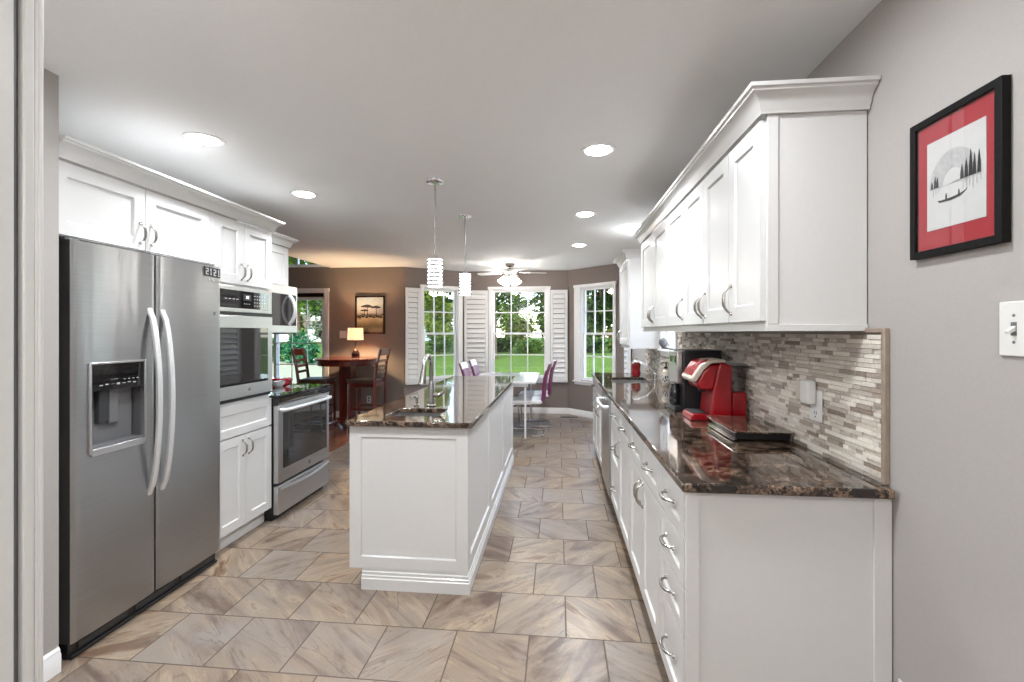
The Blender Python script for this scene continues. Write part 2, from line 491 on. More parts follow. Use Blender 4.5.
        me.materials.append(M[mat] if isinstance(mat, str) else mat)
        o = bpy.data.objects.new(name, me)
        COL.objects.link(o)
        if parent is not None: o.parent = parent
        return o

def tag(o, label, cat, group=None, kind=None):
    if label: o['label'] = label
    if cat: o['category'] = cat
    if group: o['group'] = group
    if kind: o['kind'] = kind
    return o
def thing(name, loc, label, cat, group=None, rz=0.0):
    o = bpy.data.objects.new(name, None)
    o.empty_display_size = 0.1
    COL.objects.link(o)
    o.location = loc; o.rotation_euler = (0, 0, rz)
    WM[o.name] = Matrix.Translation(loc) @ Matrix.Rotation(rz, 4, 'Z')
    return tag(o, label, cat, group)
def struct(o):
    o['kind'] = 'structure'
    return o
def copy_tree(o, parent=None):
    kids = list(o.children)
    c = o.copy(); COL.objects.link(c)
    if parent is not None: c.parent = parent
    for ch in kids: copy_tree(ch, c)
    return c
def dup(o, loc, label, rz=None):
    c = copy_tree(o)
    c.location = loc
    if rz is not None: c.rotation_euler = (0, 0, rz)
    WM[c.name] = Matrix.Translation(loc) @ Matrix.Rotation(c.rotation_euler.z, 4, 'Z')
    if label: c['label'] = label
    return c
def face_matrix(origin, side):
    """local x -> +Y, local z -> +Z, local y (outward) -> +X (side 'L') or -X (side 'R')"""
    sx = 1 if side == 'L' else -1
    m = Matrix(((0, sx, 0, origin[0]), (1, 0, 0, origin[1]), (0, 0, 1, origin[2]), (0, 0, 0, 1)))
    return m

# ------------------------------------------------------------------ room shell
CZ = 2.44
RX = 1.02        # right wall
LX = -2.72       # wall behind the left cabinets
BY = 7.88        # middle bay wall
PL = (-2.464, 7.19); BL = (-1.63, BY); BR = (0.17, BY); PR = (RX, 7.05)

def wall_strip(name, p0, p1, z0, z1, mat, thick=0.12, holes=(), side=1):
    """wall from p0 to p1; thickness goes to the right of travel (side=1) or left; holes (s0,s1,z0,z1)"""
    a = Vector(p0); b = Vector(p1); L = (b - a).length; d = (b - a) / L
    nrm = Vector((d.y, -d.x)) * side
    m = MB()
    m.M = Matrix(((d.x, nrm.x, 0, a.x), (d.y, nrm.y, 0, a.y), (0, 0, 1, 0), (0, 0, 0, 1)))
    ss = sorted({0.0, L} | {h[0] for h in holes} | {h[1] for h in holes})
    for s0, s1 in zip(ss[:-1], ss[1:]):
        zs = [(z0, z1)]
        for h in holes:
            if h[0] <= s0 + 1e-6 and h[1] >= s1 - 1e-6:
                nz = []
                for q0, q1 in zs:
                    if h[2] > q0: nz.append((q0, min(q1, h[2])))
                    if h[3] < q1: nz.append((max(q0, h[3]), q1))
                zs = nz
        for q0, q1 in zs:
            if q1 - q0 > 1e-4: m.box(s0, s1, 0, thick, q0, q1)
    return struct(m.build(name, mat, smooth=0)), m.M

# floor (tile everywhere in the kitchen, planks by the bar table)
tf = [(-2.62, -2.6), (RX + 0.12, -2.6), (RX + 0.12, 7.05), (0.2, BY + 0.12), (-1.65, BY + 0.12), (-2.62, 7.1)]
struct(MB().prism(tf, -0.1, 0.0).build('floor', 'tile', smooth=0))
struct(MB().prism([(-6.0, 2.9), (-2.62, 2.9), (-2.62, 7.1), (-2.5, 7.31), (-6.0, 7.31)], -0.1, 0.0).build('floor', 'plank', smooth=0))
struct(MB().box(-3.0, -2.62, -2.6, 2.9, -0.1, 0.0).build('floor', 'tile', smooth=0))
# ceiling
cpoly = [(-2.9, -2.6), (RX + 0.12, -2.6), (RX + 0.12, 7.05), (0.2, BY + 0.12), (-1.65, BY + 0.12), (-2.5, 7.31), (-3.70, 7.31), (-3.70, 3.0), (-2.9, 3.0)]
struct(MB().prism(cpoly, CZ, CZ + 0.16).build('ceiling', 'ceiling', smooth=0))
struct(MB().box(-6.0, -3.70, 2.9, 7.4, 3.10, 3.2).build('ceiling', 'ceiling', smooth=0))
struct(MB().box(-3.70, -3.60, 2.9, 7.27, CZ + 0.16, 3.2).build('wall_fascia', 'ceiling', smooth=0))
# right wall with the window over the sink
W4 = (4.10, 4.60, 1.24, 2.10)
wall_strip('wall_right', (RX, -2.6), (RX, 7.05), 0, CZ, 'wall', 0.12, [(W4[0] + 2.6, W4[1] + 2.6, W4[2], W4[3])], side=1)
# bay walls
LL = (Vector(BL) - Vector(PL)).length; LR = (Vector(PR) - Vector(BR)).length; LC = BR[0] - BL[0]
WZ0, WZ1 = 0.60, 2.125
WC = (0.485, 1.445)
WLf = (0.325, 0.965)
WRf = (0.285, 0.953)
_, MC = wall_strip('wall_bay_middle', BL, BR, 0, CZ, 'taupe', 0.12, [(WC[0], WC[1], WZ0, WZ1)], side=-1)
_, ML = wall_strip('wall_bay_left', PL, BL, 0, CZ, 'taupe', 0.12, [(WLf[0], WLf[1], WZ0, WZ1)], side=-1)
_, MR = wall_strip('wall_bay_right', BR, PR, 0, CZ, 'taupe', 0.12, [(WRf[0], WRf[1], WZ0, WZ1)], side=-1)
# lamp wall with the patio door and the high transom
DX0, DX1 = -5.55, -3.80
wall_strip('wall_back', (-6.0, 7.19), PL, 0, 3.2, 'taupe', 0.12, [(DX0 + 6.0, DX1 + 6.0, 0.0, 2.05), (0.55, 2.28, 2.50, 3.0)], side=-1)
# left side of the kitchen
wall_strip('wall_left', (LX, 1.695), (LX, 3.97), 0, CZ, 'wall', 0.12, side=-1)
struct(MB().box(LX - 0.12, -2.037, 0.74, 1.692, 0, CZ).build('wall_left_stub', 'wall', smooth=0))
wall_strip('wall_family_left', (-6.0, 2.9), (-6.0, 7.31), 0, 3.2, 'taupe', 0.12, side=-1)
wall_strip('wall_family_front', (-6.0, 2.9), (LX - 0.12, 2.9), 0, 3.2, 'wall', 0.12, side=1)
# hall behind the camera and the cased opening
wall_strip('wall_front', (LX - 0.12, 0.62), (-0.965, 0.62), 0, CZ, 'wall', 0.12, side=-1)
_, MH = wall_strip('wall_hall_back', (-1.6, -2.6), (RX + 0.12, -2.6), 0, CZ, 'wall', 0.12, side=1)
wall_strip('wall_hall_left', (-1.6, -2.6), (-1.6, 0.62), 0, CZ, 'wall', 0.12, side=-1)
m = MB(); m.box(-0.962, -0.945, 0.60, 0.713, 0, 2.06)
struct(m.build('trim_1', 'casing', bevel=0.002))                                   # jamb
m = MB(); m.box(-0.962, -0.944, 0.7265, 0.744, 0, 2.06)
struct(m.build('trim_2', 'casing', bevel=0.003))                                   # casing edge behind the groove
m = MB(); m.box(-1.05, -0.944, 0.7445, 0.757, 0, 2.06); m.box(-0.9575, -0.941, 0.7495, 0.757, 0, 2.06); m.box(-1.05, -1.03, 0.757, 0.766, 0, 2.06)
struct(m.build('trim_3', 'casing', bevel=0.003))
m = MB(); m.box(-0.962, -0.955, 0.7135, 0.726, 0, 2.06); struct(m.build('trim_4', 'grey_plastic', smooth=0))
# baseboards
BB = [(0, 0), (0.014, 0), (0.014, 0.072), (0.010, 0.080), (0.010, 0.090), (0.004, 0.100), (0, 0.100)]
m = MB(); m.sweep([(-2.037, 0.78), (-2.037, 1.69)], BB, 0, side=1); struct(m.build('baseboard_left', 'trim', smooth=30))
m = MB(); m.sweep([(PL[0] - 1.2, PL[1]), PL, BL, BR, PR], BB, 0, side=1); struct(m.build('baseboard_bay', 'trim', smooth=30))
m = MB(); m.sweep([(RX, 7.0), (RX, 5.46)], BB, 0, side=1); struct(m.build('baseboard_right', 'trim', smooth=30))
m = MB(); m.sweep([(RX, 1.48), (RX, -2.5)], BB, 0, side=1); struct(m.build('baseboard_right', 'trim', smooth=30))

# ------------------------------------------------------------------ windows
def window(nm, MM, s0, s1, z0, z1, cols, wall_t=0.12, casing=0.050, cl=None, cr=None):
    """double-hung window in a wall strip; local x along wall, y outwards, room at y<0"""
    root = bpy.data.objects.new(nm, None); COL.objects.link(root); struct(root)
    WM[root.name] = Matrix.Identity(4)
    def mb():
        q = MB(); q.M = MM; return q
    c = mb(); cl = cl or casing; cr = cr or casing
    c.box(s0 - cl, s0, -0.022, 0.0, z0 - 0.02, z1 + 0.0)
    c.box(s1, s1 + cr, -0.022, 0.0, z0 - 0.02, z1 + 0.0)
    c.box(s0 - cl - 0.012, s1 + cr + 0.012, -0.028, 0.0, z1, z1 + 0.045)
    c.box(s0 - cl - 0.015, s1 + cr + 0.015, -0.045, 0.0, z0 - 0.035, z0 - 0.012)
    c.box(s0 - cl, s1 + cr, -0.018, 0.0, z0 - 0.08, z0 - 0.035)
    c.build('casing', 'trim', root, bevel=0.003)
    j = mb()
    j.box(s0, s0 + 0.014, 0, wall_t, z0, z1); j.box(s1 - 0.014, s1, 0, wall_t, z0, z1)
    j.box(s0 + 0.014, s1 - 0.014, 0, wall_t, z1 - 0.014, z1); j.box(s0 + 0.014, s1 - 0.014, 0, wall_t, z0 - 0.012, z0 + 0.012)
    j.build('jamb', 'trim', root)
    zm = (z0 + z1) / 2
    a0, a1 = s0 + 0.014, s1 - 0.014
    for k, (q0, q1, y0, nmz) in enumerate(((zm - 0.018, z1 - 0.014, 0.060, 'sash'), (z0 + 0.012, zm + 0.018, 0.030, 'sash'))):
        f = mb(); fw = 0.034
        f.box(a0, a0 + fw, y0, y0 + 0.028, q0, q1); f.box(a1 - fw, a1, y0, y0 + 0.028, q0, q1)
        f.box(a0 + fw, a1 - fw, y0, y0 + 0.028, q0, q0 + fw); f.box(a0 + fw, a1 - fw, y0, y0 + 0.028, q1 - fw, q1)
        sh = f.build(nmz, 'trim', root, bevel=0.002)
        g = mb(); g.box(a0 + fw, a1 - fw, y0 + 0.012, y0 + 0.016, q0 + fw, q1 - fw)
        g.build('pane', 'glass', sh)
        u = mb()
        for i in range(1, cols):
            xx = a0 + fw + (a1 - a0 - 2 * fw) * i / cols
            u.box(xx - 0.009, xx + 0.009, y0 + 0.004, y0 + 0.024, q0 + fw, q1 - fw)
        zz_ = (q0 + q1) / 2
        u.box(a0 + fw, a1 - fw, y0 + 0.003, y0 + 0.025, zz_ - 0.009, zz_ + 0.009)
        u.build('muntins', 'trim', sh)
    return root
window('window_1', ML, WLf[0], WLf[1], WZ0, WZ1, 3, cr=0.085)
window('window_2', MC, WC[0], WC[1], WZ0, WZ1, 3)
window('window_3', MR, WRf[0], WRf[1], WZ0, WZ1, 3, cl=0.13)
MW = Matrix(((0, 1, 0, RX), (1, 0, 0, 0), (0, 0, 1, 0), (0, 0, 0, 1)))
window('window_4', MW, W4[0], W4[1], W4[2], W4[3], 2)
# transom above the patio door
MBk = Matrix(((1, 0, 0, -6.0), (0, 1, 0, 7.19), (0, 0, 1, 0), (0, 0, 0, 1)))
rt = bpy.data.objects.new('window_5', None); COL.objects.link(rt); struct(rt); WM[rt.name] = Matrix.Identity(4)
m = MB(); m.M = MBk
m.box(0.51, 2.29, -0.02, 0.0, 2.455, 2.495); m.box(0.55, 2.28, 0, 0.12, 2.488, 2.503); m.box(0.55, 2.28, 0.0, 0.12, 2.985, 3.0)
for xx in (0.55, 1.12, 1.70, 2.262): m.box(xx, xx + 0.018, 0.03, 0.08, 2.503, 2.985)
m.build('frame', 'trim', rt, bevel=0.002)
m = MB(); m.M = MBk; m.box(0.568, 2.262, 0.05, 0.055, 2.503, 2.985); m.build('pane', 'glass', rt)
# patio door
rd = bpy.data.objects.new('door_1', None); COL.objects.link(rd); struct(rd); WM[rd.name] = Matrix.Identity(4)
m = MB()
m.box(DX1, DX1 + 0.075, 7.168, 7.19, 0, 2.05); m.box(DX0 - 0.075, DX0, 7.168, 7.19, 0, 2.05); m.box(DX0 - 0.085, DX1 + 0.085, 7.165, 7.19, 2.05, 2.105)
m.build('casing', 'trim', rd, bevel=0.003)
m = MB()
m.box(DX1 - 0.02, DX1, 7.19, 7.31, 0, 2.05); m.box(DX0, DX0 + 0.02, 7.19, 7.31, 0, 2.05); m.box(DX0 + 0.02, DX1 - 0.02, 7.19, 7.31, 2.03, 2.05); m.box(DX0 + 0.02, DX1 - 0.02, 7.19, 7.31, 0, 0.025)
m.build('jamb', 'trim', rd)
xm = (DX0 + DX1) / 2
for x0, x1, y0 in ((xm - 0.03, DX1 - 0.02, 7.215), (DX0 + 0.02, xm + 0.03, 7.255)):
    f = MB(); fw = 0.05; q0, q1 = 0.025, 1.965
    f.box(x0, x0 + fw, y0, y0 + 0.035, q0, q1); f.box(x1 - 0.04, x1, y0, y0 + 0.035, q0, q1)
    f.box(x0 + fw, x1 - 0.04, y0, y0 + 0.035, q0, q0 + 0.12); f.box(x0 + fw, x1 - 0.04, y0, y0 + 0.035, q1 - 0.05, q1)
    pn = f.build('panel', 'trim', rd, bevel=0.003)
    g = MB(); g.box(x0 + fw, x1 - 0.04, y0 + 0.015, y0 + 0.019, q0 + 0.12, q1 - 0.05); g.build('pane', 'glass', pn)
    u = MB(); gw = x1 - 0.04 - x0 - fw; gh = q1 - 0.05 - q0 - 0.12
    for i in (1, 2): xx = x0 + fw + gw * i / 3; u.box(xx - 0.007, xx + 0.007, y0 + 0.010, y0 + 0.024, q0 + 0.12, q1 - 0.05)
    for i in (1, 2, 3, 4): z_ = q0 + 0.12 + gh * i / 5; u.box(x0 + fw, x1 - 0.04, y0 + 0.009, y0 + 0.025, z_ - 0.007, z_ + 0.007)
    u.build('muntins', 'trim', pn)
m = MB(); m.box(DX0 + 0.02, DX1 - 0.02, 7.195, 7.25, 1.966, 2.03); m.build('shade_cassette', 'bronze', rd, bevel=0.004)

# ------------------------------------------------------------------ plantation shutters
def shutter(MM, s0, s1, z0, z1, label, rows=17, tip=0.0, y=-0.05):
    c = MM @ Vector(((s0 + s1) / 2, y, z0))
    r = thing('plantation_shutter', c, label, 'shutter', 'louvred shutters folded open beside the bay windows')
    st = 0.045
    m = MB(); m.M = MM
    m.box(s0, s0 + st, y, y + 0.026, z0, z1); m.box(s1 - st, s1, y, y + 0.026, z0, z1)
    m.box(s0 + st, s1 - st, y, y + 0.026, z0, z0 + 0.085); m.box(s0 + st, s1 - st, y, y + 0.026, z1 - 0.07, z1)
    m.build('frame', 'trim', r, bevel=0.002)
    m = MB(); m.M = MM; pitch = (z1 - 0.07 - z0 - 0.085) / rows
    for i in range(rows):
        zc = z0 + 0.085 + pitch * (i + 0.5); h = pitch * 0.45
        pr = [(y + 0.013 - 0.020, zc - h), (y + 0.013 - 0.012, zc - h - 0.003), (y + 0.013 + 0.018, zc + h - 0.008), (y + 0.013 + 0.012, zc + h)]
        m.prism(pr, s0 + st + 0.002, s1 - st - 0.002, 'x')
    m.build('louvers', 'trim', r)
    m = MB()
    m.cyl(MM @ Vector((0, 0, 0)) if False else (s1 - 0.03, y - 0.012, z0 + 0.02), (s1 - 0.03, y, z0 + 0.02), 0.007, n=10)
    m.v = [tuple(MM @ Vector(p)) for p in m.v]
    m.build('knob', 'nickel', r)
    return r
SZ0, SZ1 = 0.54, 2.105
shutter(MC, 0.015, 0.428, SZ0, SZ1, 'white louvred shutter left of the middle bay window, behind the purple left-hand chairs')
shutter(MC, 1.502, 1.79, SZ0, SZ1, 'white louvred shutter right of the middle bay window')
shutter(ML, 0.01, 0.262, SZ0, SZ1, 'narrow white louvred shutter next to the framed savanna picture, left end of the bay')
shutter(MW, 6.46, 6.93, SZ0, SZ1, 'white louvred shutter right of the right-hand bay window, partly behind the short wall cabinet')

# ------------------------------------------------------------------ hardware
def pull(parent, base, along, out, L=0.11, name='handle', mat='nickel', rise=0.03, r=0.0052):
    """arched pull starting at base, running along, arching out"""
    b = Vector(base); a = Vector(along); o = Vector(out)
    pts = []; rr = []
    N = 12
    for i in range(N + 1):
        s = i / N
        h = rise * (1 - abs(2 * s - 1) ** 3.2)
        pts.append(b + a * (L * s) + o * h); rr.append(r * (0.8 + 0.5 * math.sin(math.pi * s)))
    m = MB(); m.tube(pts, rr, 8)
    for s in (0, 1):
        q = b + a * (L * s); m.cyl(tuple(q - o * 0.001), tuple(q + o * 0.006), 0.009, 0.007, 10)
    return m.build(name, mat, parent)

def door(parent, side, xf, y0, y1, z0, z1, handle=None, name='door', fr=0.058, t=0.02, hl=0.11):
    """shaker front; xf = back plane of the door; handle: (edge 'n'|'f'|'c', 'top'|'bot'|'mid')"""
    m = MB(); g = 0.0018
    m.M = face_matrix((xf, y0 + g, z0 + g), side)
    w_, h_ = y1 - y0 - 2 * g, z1 - z0 - 2 * g
    m.shaker(w_, h_, t, min(fr, w_ * 0.3), 0.009, min(fr, h_ * 0.26))
    d = m.build(name, 'white', parent, smooth=0)
    sx = 1 if side == 'L' else -1
    x = xf + sx * t
    if handle:
        e, v = handle
        if e == 'c':
            pull(d, (x, (y0 + y1) / 2 - hl / 2, (z0 + z1) / 2), (0, 1, 0), (sx, 0, 0), hl)
        else:
            yy = y0 + 0.03 if e == 'n' else y1 - 0.03
            zz = z0 + 0.035 if v == 'bot' else (z1 - 0.035 - hl if v == 'top' else (z0 + z1 - hl) / 2)
            pull(d, (x, yy, zz), (0, 0, 1), (sx, 0, 0), hl)
    return d

def carcass(parent, side, xf, xb, y0, y1, z0, z1, toe=0.0, mat='white'):
    m = MB(); g = 0.0012
    if toe:
        sx = 1 if side == 'L' else -1
        xt = xf - sx * 0.07
        m.prism([(xb, 0.0), (xt, 0.0), (xt, toe), (xf, toe), (xf, z1), (xb, z1)], y0 + g, y1 - g, 'y')
    else:
        m.box(min(xf, xb), max(xf, xb), y0 + g, y1 - g, z0, z1)
    return m.build('carcass', mat, parent, smooth=0)
def toe_board(parent, side, xf, y0, y1, toe, mat):
    sx = 1 if side == 'L' else -1
    xt = xf - sx * 0.07
    m = MB(); m.box(min(xt, xt + sx * 0.006), max(xt, xt + sx * 0.006), y0 + 0.002, y1 - 0.002, 0.001, toe - 0.002)
    m.build('toe_kick', mat, parent, smooth=0)

# ------------------------------------------------------------------ right run: base cabinets
XF = 0.425; XB = RX - 0.004; TOE = 0.105; CT = 0.885
def rbase(y0, y1, label, fronts, sink=False):
    r = thing('base_cabinet', ((XF + XB) / 2, (y0 + y1) / 2, 0), label, 'cabinet', 'white base cabinets under the long dark counter')
    if sink:
        g = 0.0012; m = MB(); xt = XF + 0.07
        for a0, a1 in ((y0 + g, y0 + 0.02), (y1 - 0.02, y1 - g)):
            m.prism([(XB, 0.0), (xt, 0.0), (xt, TOE), (XF, TOE), (XF, CT), (XB, CT)], a0, a1, 'y')
        m.box(XF, XB, y0 + 0.02, y1 - 0.02, TOE, TOE + 0.02); m.box(XF, XF + 0.018, y0 + 0.02, y1 - 0.02, TOE + 0.02, CT)
        m.box(XB - 0.01, XB, y0 + 0.02, y1 - 0.02, TOE + 0.02, CT)
        m.build('carcass', 'white', r, smooth=0)
    else:
        carcass(r, 'R', XF, XB, y0, y1, TOE, CT, TOE)
    toe_board(r, 'R', XF, y0, y1, TOE, 'black')
    for f in fronts:
        door(r, 'R', XF, *f[:4], handle=f[4], name=f[5], fr=0.05 if f[5] == 'drawer' else 0.058)
    return r
r = rbase(1.535, 1.905, 'white four-drawer base cabinet with a large end panel, nearest the camera',
      [(1.537, 1.903, 0.708, 0.878, ('c', ''), 'drawer'), (1.537, 1.903, 0.553, 0.705, ('c', ''), 'drawer'),
       (1.537, 1.903, 0.392, 0.550, ('c', ''), 'drawer'), (1.537, 1.903, 0.112, 0.389, ('c', ''), 'drawer')])
m = MB(); m.box(XF - 0.018, XB, 1.522, 1.534, 0.0, CT - 0.001); m.box(XF - 0.018, XF + 0.022, 1.514, 1.522, 0.0, CT - 0.001); m.box(XB - 0.05, XB, 1.514, 1.522, 0.0, CT - 0.001)
m.build('end_panel', 'white', r, bevel=0.0015)
rbase(1.905, 2.67, 'white base cabinet with two drawers over two doors',
      [(1.907, 2.287, 0.70, 0.878, ('c', ''), 'drawer'), (2.289, 2.668, 0.70, 0.878, ('c', ''), 'drawer'),
       (1.907, 2.287, 0.112, 0.697, ('f', 'top'), 'door'), (2.289, 2.668, 0.112, 0.697, ('n', 'top'), 'door')])
rbase(2.67, 3.14, 'white base cabinet with one drawer over one door, below the black coffee maker',
      [(2.672, 3.138, 0.70, 0.878, ('c', ''), 'drawer'), (2.672, 3.138, 0.112, 0.697, ('f', 'top'), 'door')])
rbase(3.14, 3.60, 'white three-drawer base cabinet next to the dishwasher',
      [(3.142, 3.598, 0.70, 0.878, ('c', ''), 'drawer'), (3.142, 3.598, 0.41, 0.697, ('c', ''), 'drawer'), (3.142, 3.598, 0.112, 0.407, ('c', ''), 'drawer')])
rbase(4.21, 5.05, 'white sink base cabinet beyond the dishwasher',
      [(4.212, 5.048, 0.70, 0.878, None, 'false_front'), (4.212, 4.629, 0.112, 0.697, ('f', 'top'), 'door'), (4.631, 5.048, 0.112, 0.697, ('n', 'top'), 'door')], sink=True)
rbase(5.05, 5.44, 'white narrow base cabinet at the far end of the long counter',
      [(5.052, 5.438, 0.70, 0.878, ('c', ''), 'drawer'), (5.052, 5.438, 0.112, 0.697, ('n', 'top'), 'door')])
# dishwasher
dw = thing('dishwasher', (0.7, 3.905, 0), 'stainless dishwasher with a white bar handle, under the long counter', 'dishwasher')
m = MB(); m.box(0.43, XB, 3.604, 4.206, 0.09, 0.882); m.build('tub', 'charcoal', dw)
m = MB(); m.box(0.392, 0.428, 3.606, 4.204, 0.11, 0.875); m.build('door', 'steel', dw, bevel=0.004)
m = MB(); m.box(0.49, 0.50, 3.606, 4.204, 0.004, 0.09); m.build('toe_kick', 'black', dw)
m = MB()
pts = [(0.392, 3.66, 0.80), (0.36, 3.665, 0.80), (0.345, 3.70, 0.80), (0.338, 3.905, 0.80), (0.345, 4.11, 0.80), (0.36, 4.145, 0.80), (0.392, 4.15, 0.80)]
m.tube(pts, 0.013, 10); m.build('handle', 'satin', dw)

# countertop with sink cutout
def slab_hole(m, x0, x1, y0, y1, z0, z1, hx0, hx1, hy0, hy1):
    xs = [x0, hx0, hx1, x1]; ys = [y0, hy0, hy1, y1]
    vs = []; idx = {}
    for k, z in enumerate((z0, z1)):
        for i, x in enumerate(xs):
            for j, y in enumerate(ys):
                idx[(i, j, k)] = len(vs); vs.append((x, y, z))
    fs = []
    for i in range(3):
        for j in range(3):
            if i == 1 and j == 1: continue
            for k in (0, 1): fs.append((idx[(i, j, k)], idx[(i + 1, j, k)], idx[(i + 1, j + 1, k)], idx[(i, j + 1, k)]))
    for i in range(3):
        fs.append((idx[(i, 0, 0)], idx[(i + 1, 0, 0)], idx[(i + 1, 0, 1)], idx[(i, 0, 1)]))
        fs.append((idx[(i, 3, 0)], idx[(i + 1, 3, 0)], idx[(i + 1, 3, 1)], idx[(i, 3, 1)]))
        fs.append((idx[(0, i, 0)], idx[(0, i + 1, 0)], idx[(0, i + 1, 1)], idx[(0, i, 1)]))
        fs.append((idx[(3, i, 0)], idx[(3, i + 1, 0)], idx[(3, i + 1, 1)], idx[(3, i, 1)]))
    a = [(1, 1), (2, 1), (2, 2), (1, 2)]
    for q in range(4):
        p1, p2 = a[q], a[(q + 1) % 4]
        fs.append((idx[(*p1, 0)], idx[(*p2, 0)], idx[(*p2, 1)], idx[(*p1, 1)]))
    m.add(vs, fs)
SX0, SX1, SY0, SY1 = 0.52, 0.88, 4.36, 4.93
m = MB(); slab_hole(m, 0.388, XB - 0.006, 1.488, 5.465, 0.8855, 0.9155, SX0, SX1, SY0, SY1)
tag(m.build('countertop', 'granite', bevel=0.006), 'long dark granite countertop along the right wall, carrying the red coffee maker', 'countertop')
def basin(name, x0, x1, y0, y1, ztop, depth, label):
    r = thing(name, ((x0 + x1) / 2, (y0 + y1) / 2, ztop - depth), label, 'sink')
    t_ = 0.004; z0 = ztop - depth
    m = MB()
    e = 0.012
    m.box(x0 - e, x0 - e + t_, y0 - e, y1 + e, z0, ztop); m.box(x1 + e - t_, x1 + e, y0 - e, y1 + e, z0, ztop)
    m.box(x0 - e + t_, x1 + e - t_, y0 - e, y0 - e + t_, z0, ztop); m.box(x0 - e + t_, x1 + e - t_, y1 + e - t_, y1 + e, z0, ztop)
    m.box(x0 - e, x1 + e, y0 - e, y1 + e, z0 - t_, z0)
    m.build('bowl', 'steel_plain', r)
    m = MB(); m.lathe([(0.0, 0.004), (0.03, 0.004), (0.042, 0.002), (0.045, 0.0)], ((x0 + x1) / 2, (y0 + y1) / 2, z0 + 0.0005), 20); m.build('drain', 'chrome', r)
    return r
basin('sink', SX0, SX1, SY0, SY1, 0.885, 0.2, 'stainless undermount sink in the far part of the long counter')

# ------------------------------------------------------------------ right run: wall cabinets
UXF = 0.706; UXB = RX - 0.004; UZ0, UZ1 = 1.405, 2.125
def upper(y0, y1, label, doors, z0=UZ0, z1=UZ1, xf=UXF, end=None):
    r = thing('upper_cabinet', ((xf + UXB) / 2, (y0 + y1) / 2, z0), label, 'cabinet', 'white wall cabinets over the long counter')
    m = MB(); g = 0.0012
    m.box(xf, UXB, y0 + g, y1 - g, z0 + 0.012, z1); m.box(xf - 0.004, xf + 0.018, y0 + g, y1 - g, z0 - 0.012, z0 + 0.012)
    m.build('carcass', 'white', r, smooth=0)
    for a, b, h in doors: door(r, 'R', xf, a, b, z0 + 0.022, z1 - 0.012, h, hl=0.11)
    if end == 'n':
        m = MB(); m.box(xf - 0.004, UXB, y0 - 0.013, y0, z0 - 0.012, z1 - 0.002); m.box(xf - 0.004, xf + 0.03, y0 - 0.018, y0 - 0.013, z0 + 0.012, z1 - 0.002)
        m.box(xf - 0.006, UXB, y0 - 0.02, y0 - 0.013, z0 - 0.012, z0 + 0.010)
        m.build('end_panel', 'white', r, bevel=0.0012)
    return r
UB = [1.642, 1.937, 2.262, 2.600, 2.992, 3.425, 3.90]
upper(UB[0], UB[1], 'white one-door wall cabinet nearest the camera, with its plain end panel showing', [(UB[0], UB[1], ('f', 'bot'))], end='n')
upper(UB[1], UB[3], 'white two-door wall cabinet above the coffee makers, with its paired handles', [(UB[1], UB[2], ('f', 'bot')), (UB[2], UB[3], ('n', 'bot'))])
upper(UB[3], UB[4], 'white one-door wall cabinet, third unit along the upper row', [(UB[3], UB[4], ('n', 'bot'))])
upper(UB[4], UB[6], 'white two-door wall cabinet at the far end of the long upper row', [(UB[4], UB[5], ('f', 'bot')), (UB[5], UB[6], ('n', 'bot'))])
YE = UB[6]
upper(4.70, 5.31, 'short separate white wall cabinet hung lower, beyond the sink window', [(4.70, 5.31, ('f', 'bot'))], z0=1.235, xf=0.715, end='n')
CR = [(0.0, 0), (0.008, 0), (0.0096, 0.01), (0.0144, 0.016), (0.0176, 0.03), (0.0272, 0.046), (0.0432, 0.058), (0.048, 0.06), (0.0496, 0.068), (0.0576, 0.07), (0.0592, 0.082), (0.0, 0.082)]
def crown(path, z, side, label, mat='white'):
    m = MB(); m.sweep(path, CR, z, side)
    return tag(m.build('crown_moulding', mat, smooth=30), label, 'moulding', 'crown mouldings on top of the cabinets')
CX = UXF - 0.02
crown([(UXB, 1.6225), (CX - 0.002, 1.6225), (CX - 0.002, YE + 0.003), (UXB, YE + 0.003)], UZ1 - 0.004, -1, 'white crown moulding along the long right-hand row of wall cabinets') 
crown([(UXB, 4.6805), (0.6935, 4.6805), (0.6935, 5.314), (UXB, 5.314)], UZ1 - 0.004, -1, 'white crown moulding on the short wall cabinet beyond the sink window')

# ------------------------------------------------------------------ backsplash of stacked stone
m = MB(); rs = random.Random(3)
def strips(m, ya, yb, za, zb, row_h, depth=True):
    z = za
    while z < zb - 0.004:
        h = min(row_h, zb - z); yy = ya
        yy -= rs.random() * 0.05
        while yy < yb:
            L = rs.choice((0.03, 0.045, 0.06, 0.075, 0.10, 0.12))
            a, b = max(yy, ya), min(yy + L, yb)
            if b - a > 0.004:
                d = rs.uniform(0.006, 0.014)
                m.box(RX - 0.003 - d, RX - 0.003, a + 0.0005, b - 0.0005, z + 0.0004, z + h - 0.0008)
            yy += L
        z += row_h
strips(m, 1.545, W4[0] - 0.09, 0.917, 1.386, 0.0155)
strips(m, W4[0] - 0.09, W4[1] + 0.1, 0.917, 1.14, 0.0155)
strips(m, W4[1] + 0.1, 5.44, 0.917, 1.215, 0.0155)
bs = thing('backsplash', (RX, 3.5, 0.916), 'grey and beige stacked-stone backsplash strips on the right wall', 'backsplash')
m.build('stone_strips', 'stone', bs, smooth=0)
m = MB(); m.box(RX - 0.003, RX - 0.0005, 1.545, W4[0] - 0.09, 0.917, 1.386); m.build('mortar', 'stone_trim', bs)
m = MB(); m.box(RX - 0.018, RX - 0.0005, 1.527, 1.544, 0.917, 1.402); m.box(RX - 0.018, RX - 0.0005, 1.544, 1.62, 1.387, 1.402); m.build('edge_trim', 'stone_trim', bs, bevel=0.003)

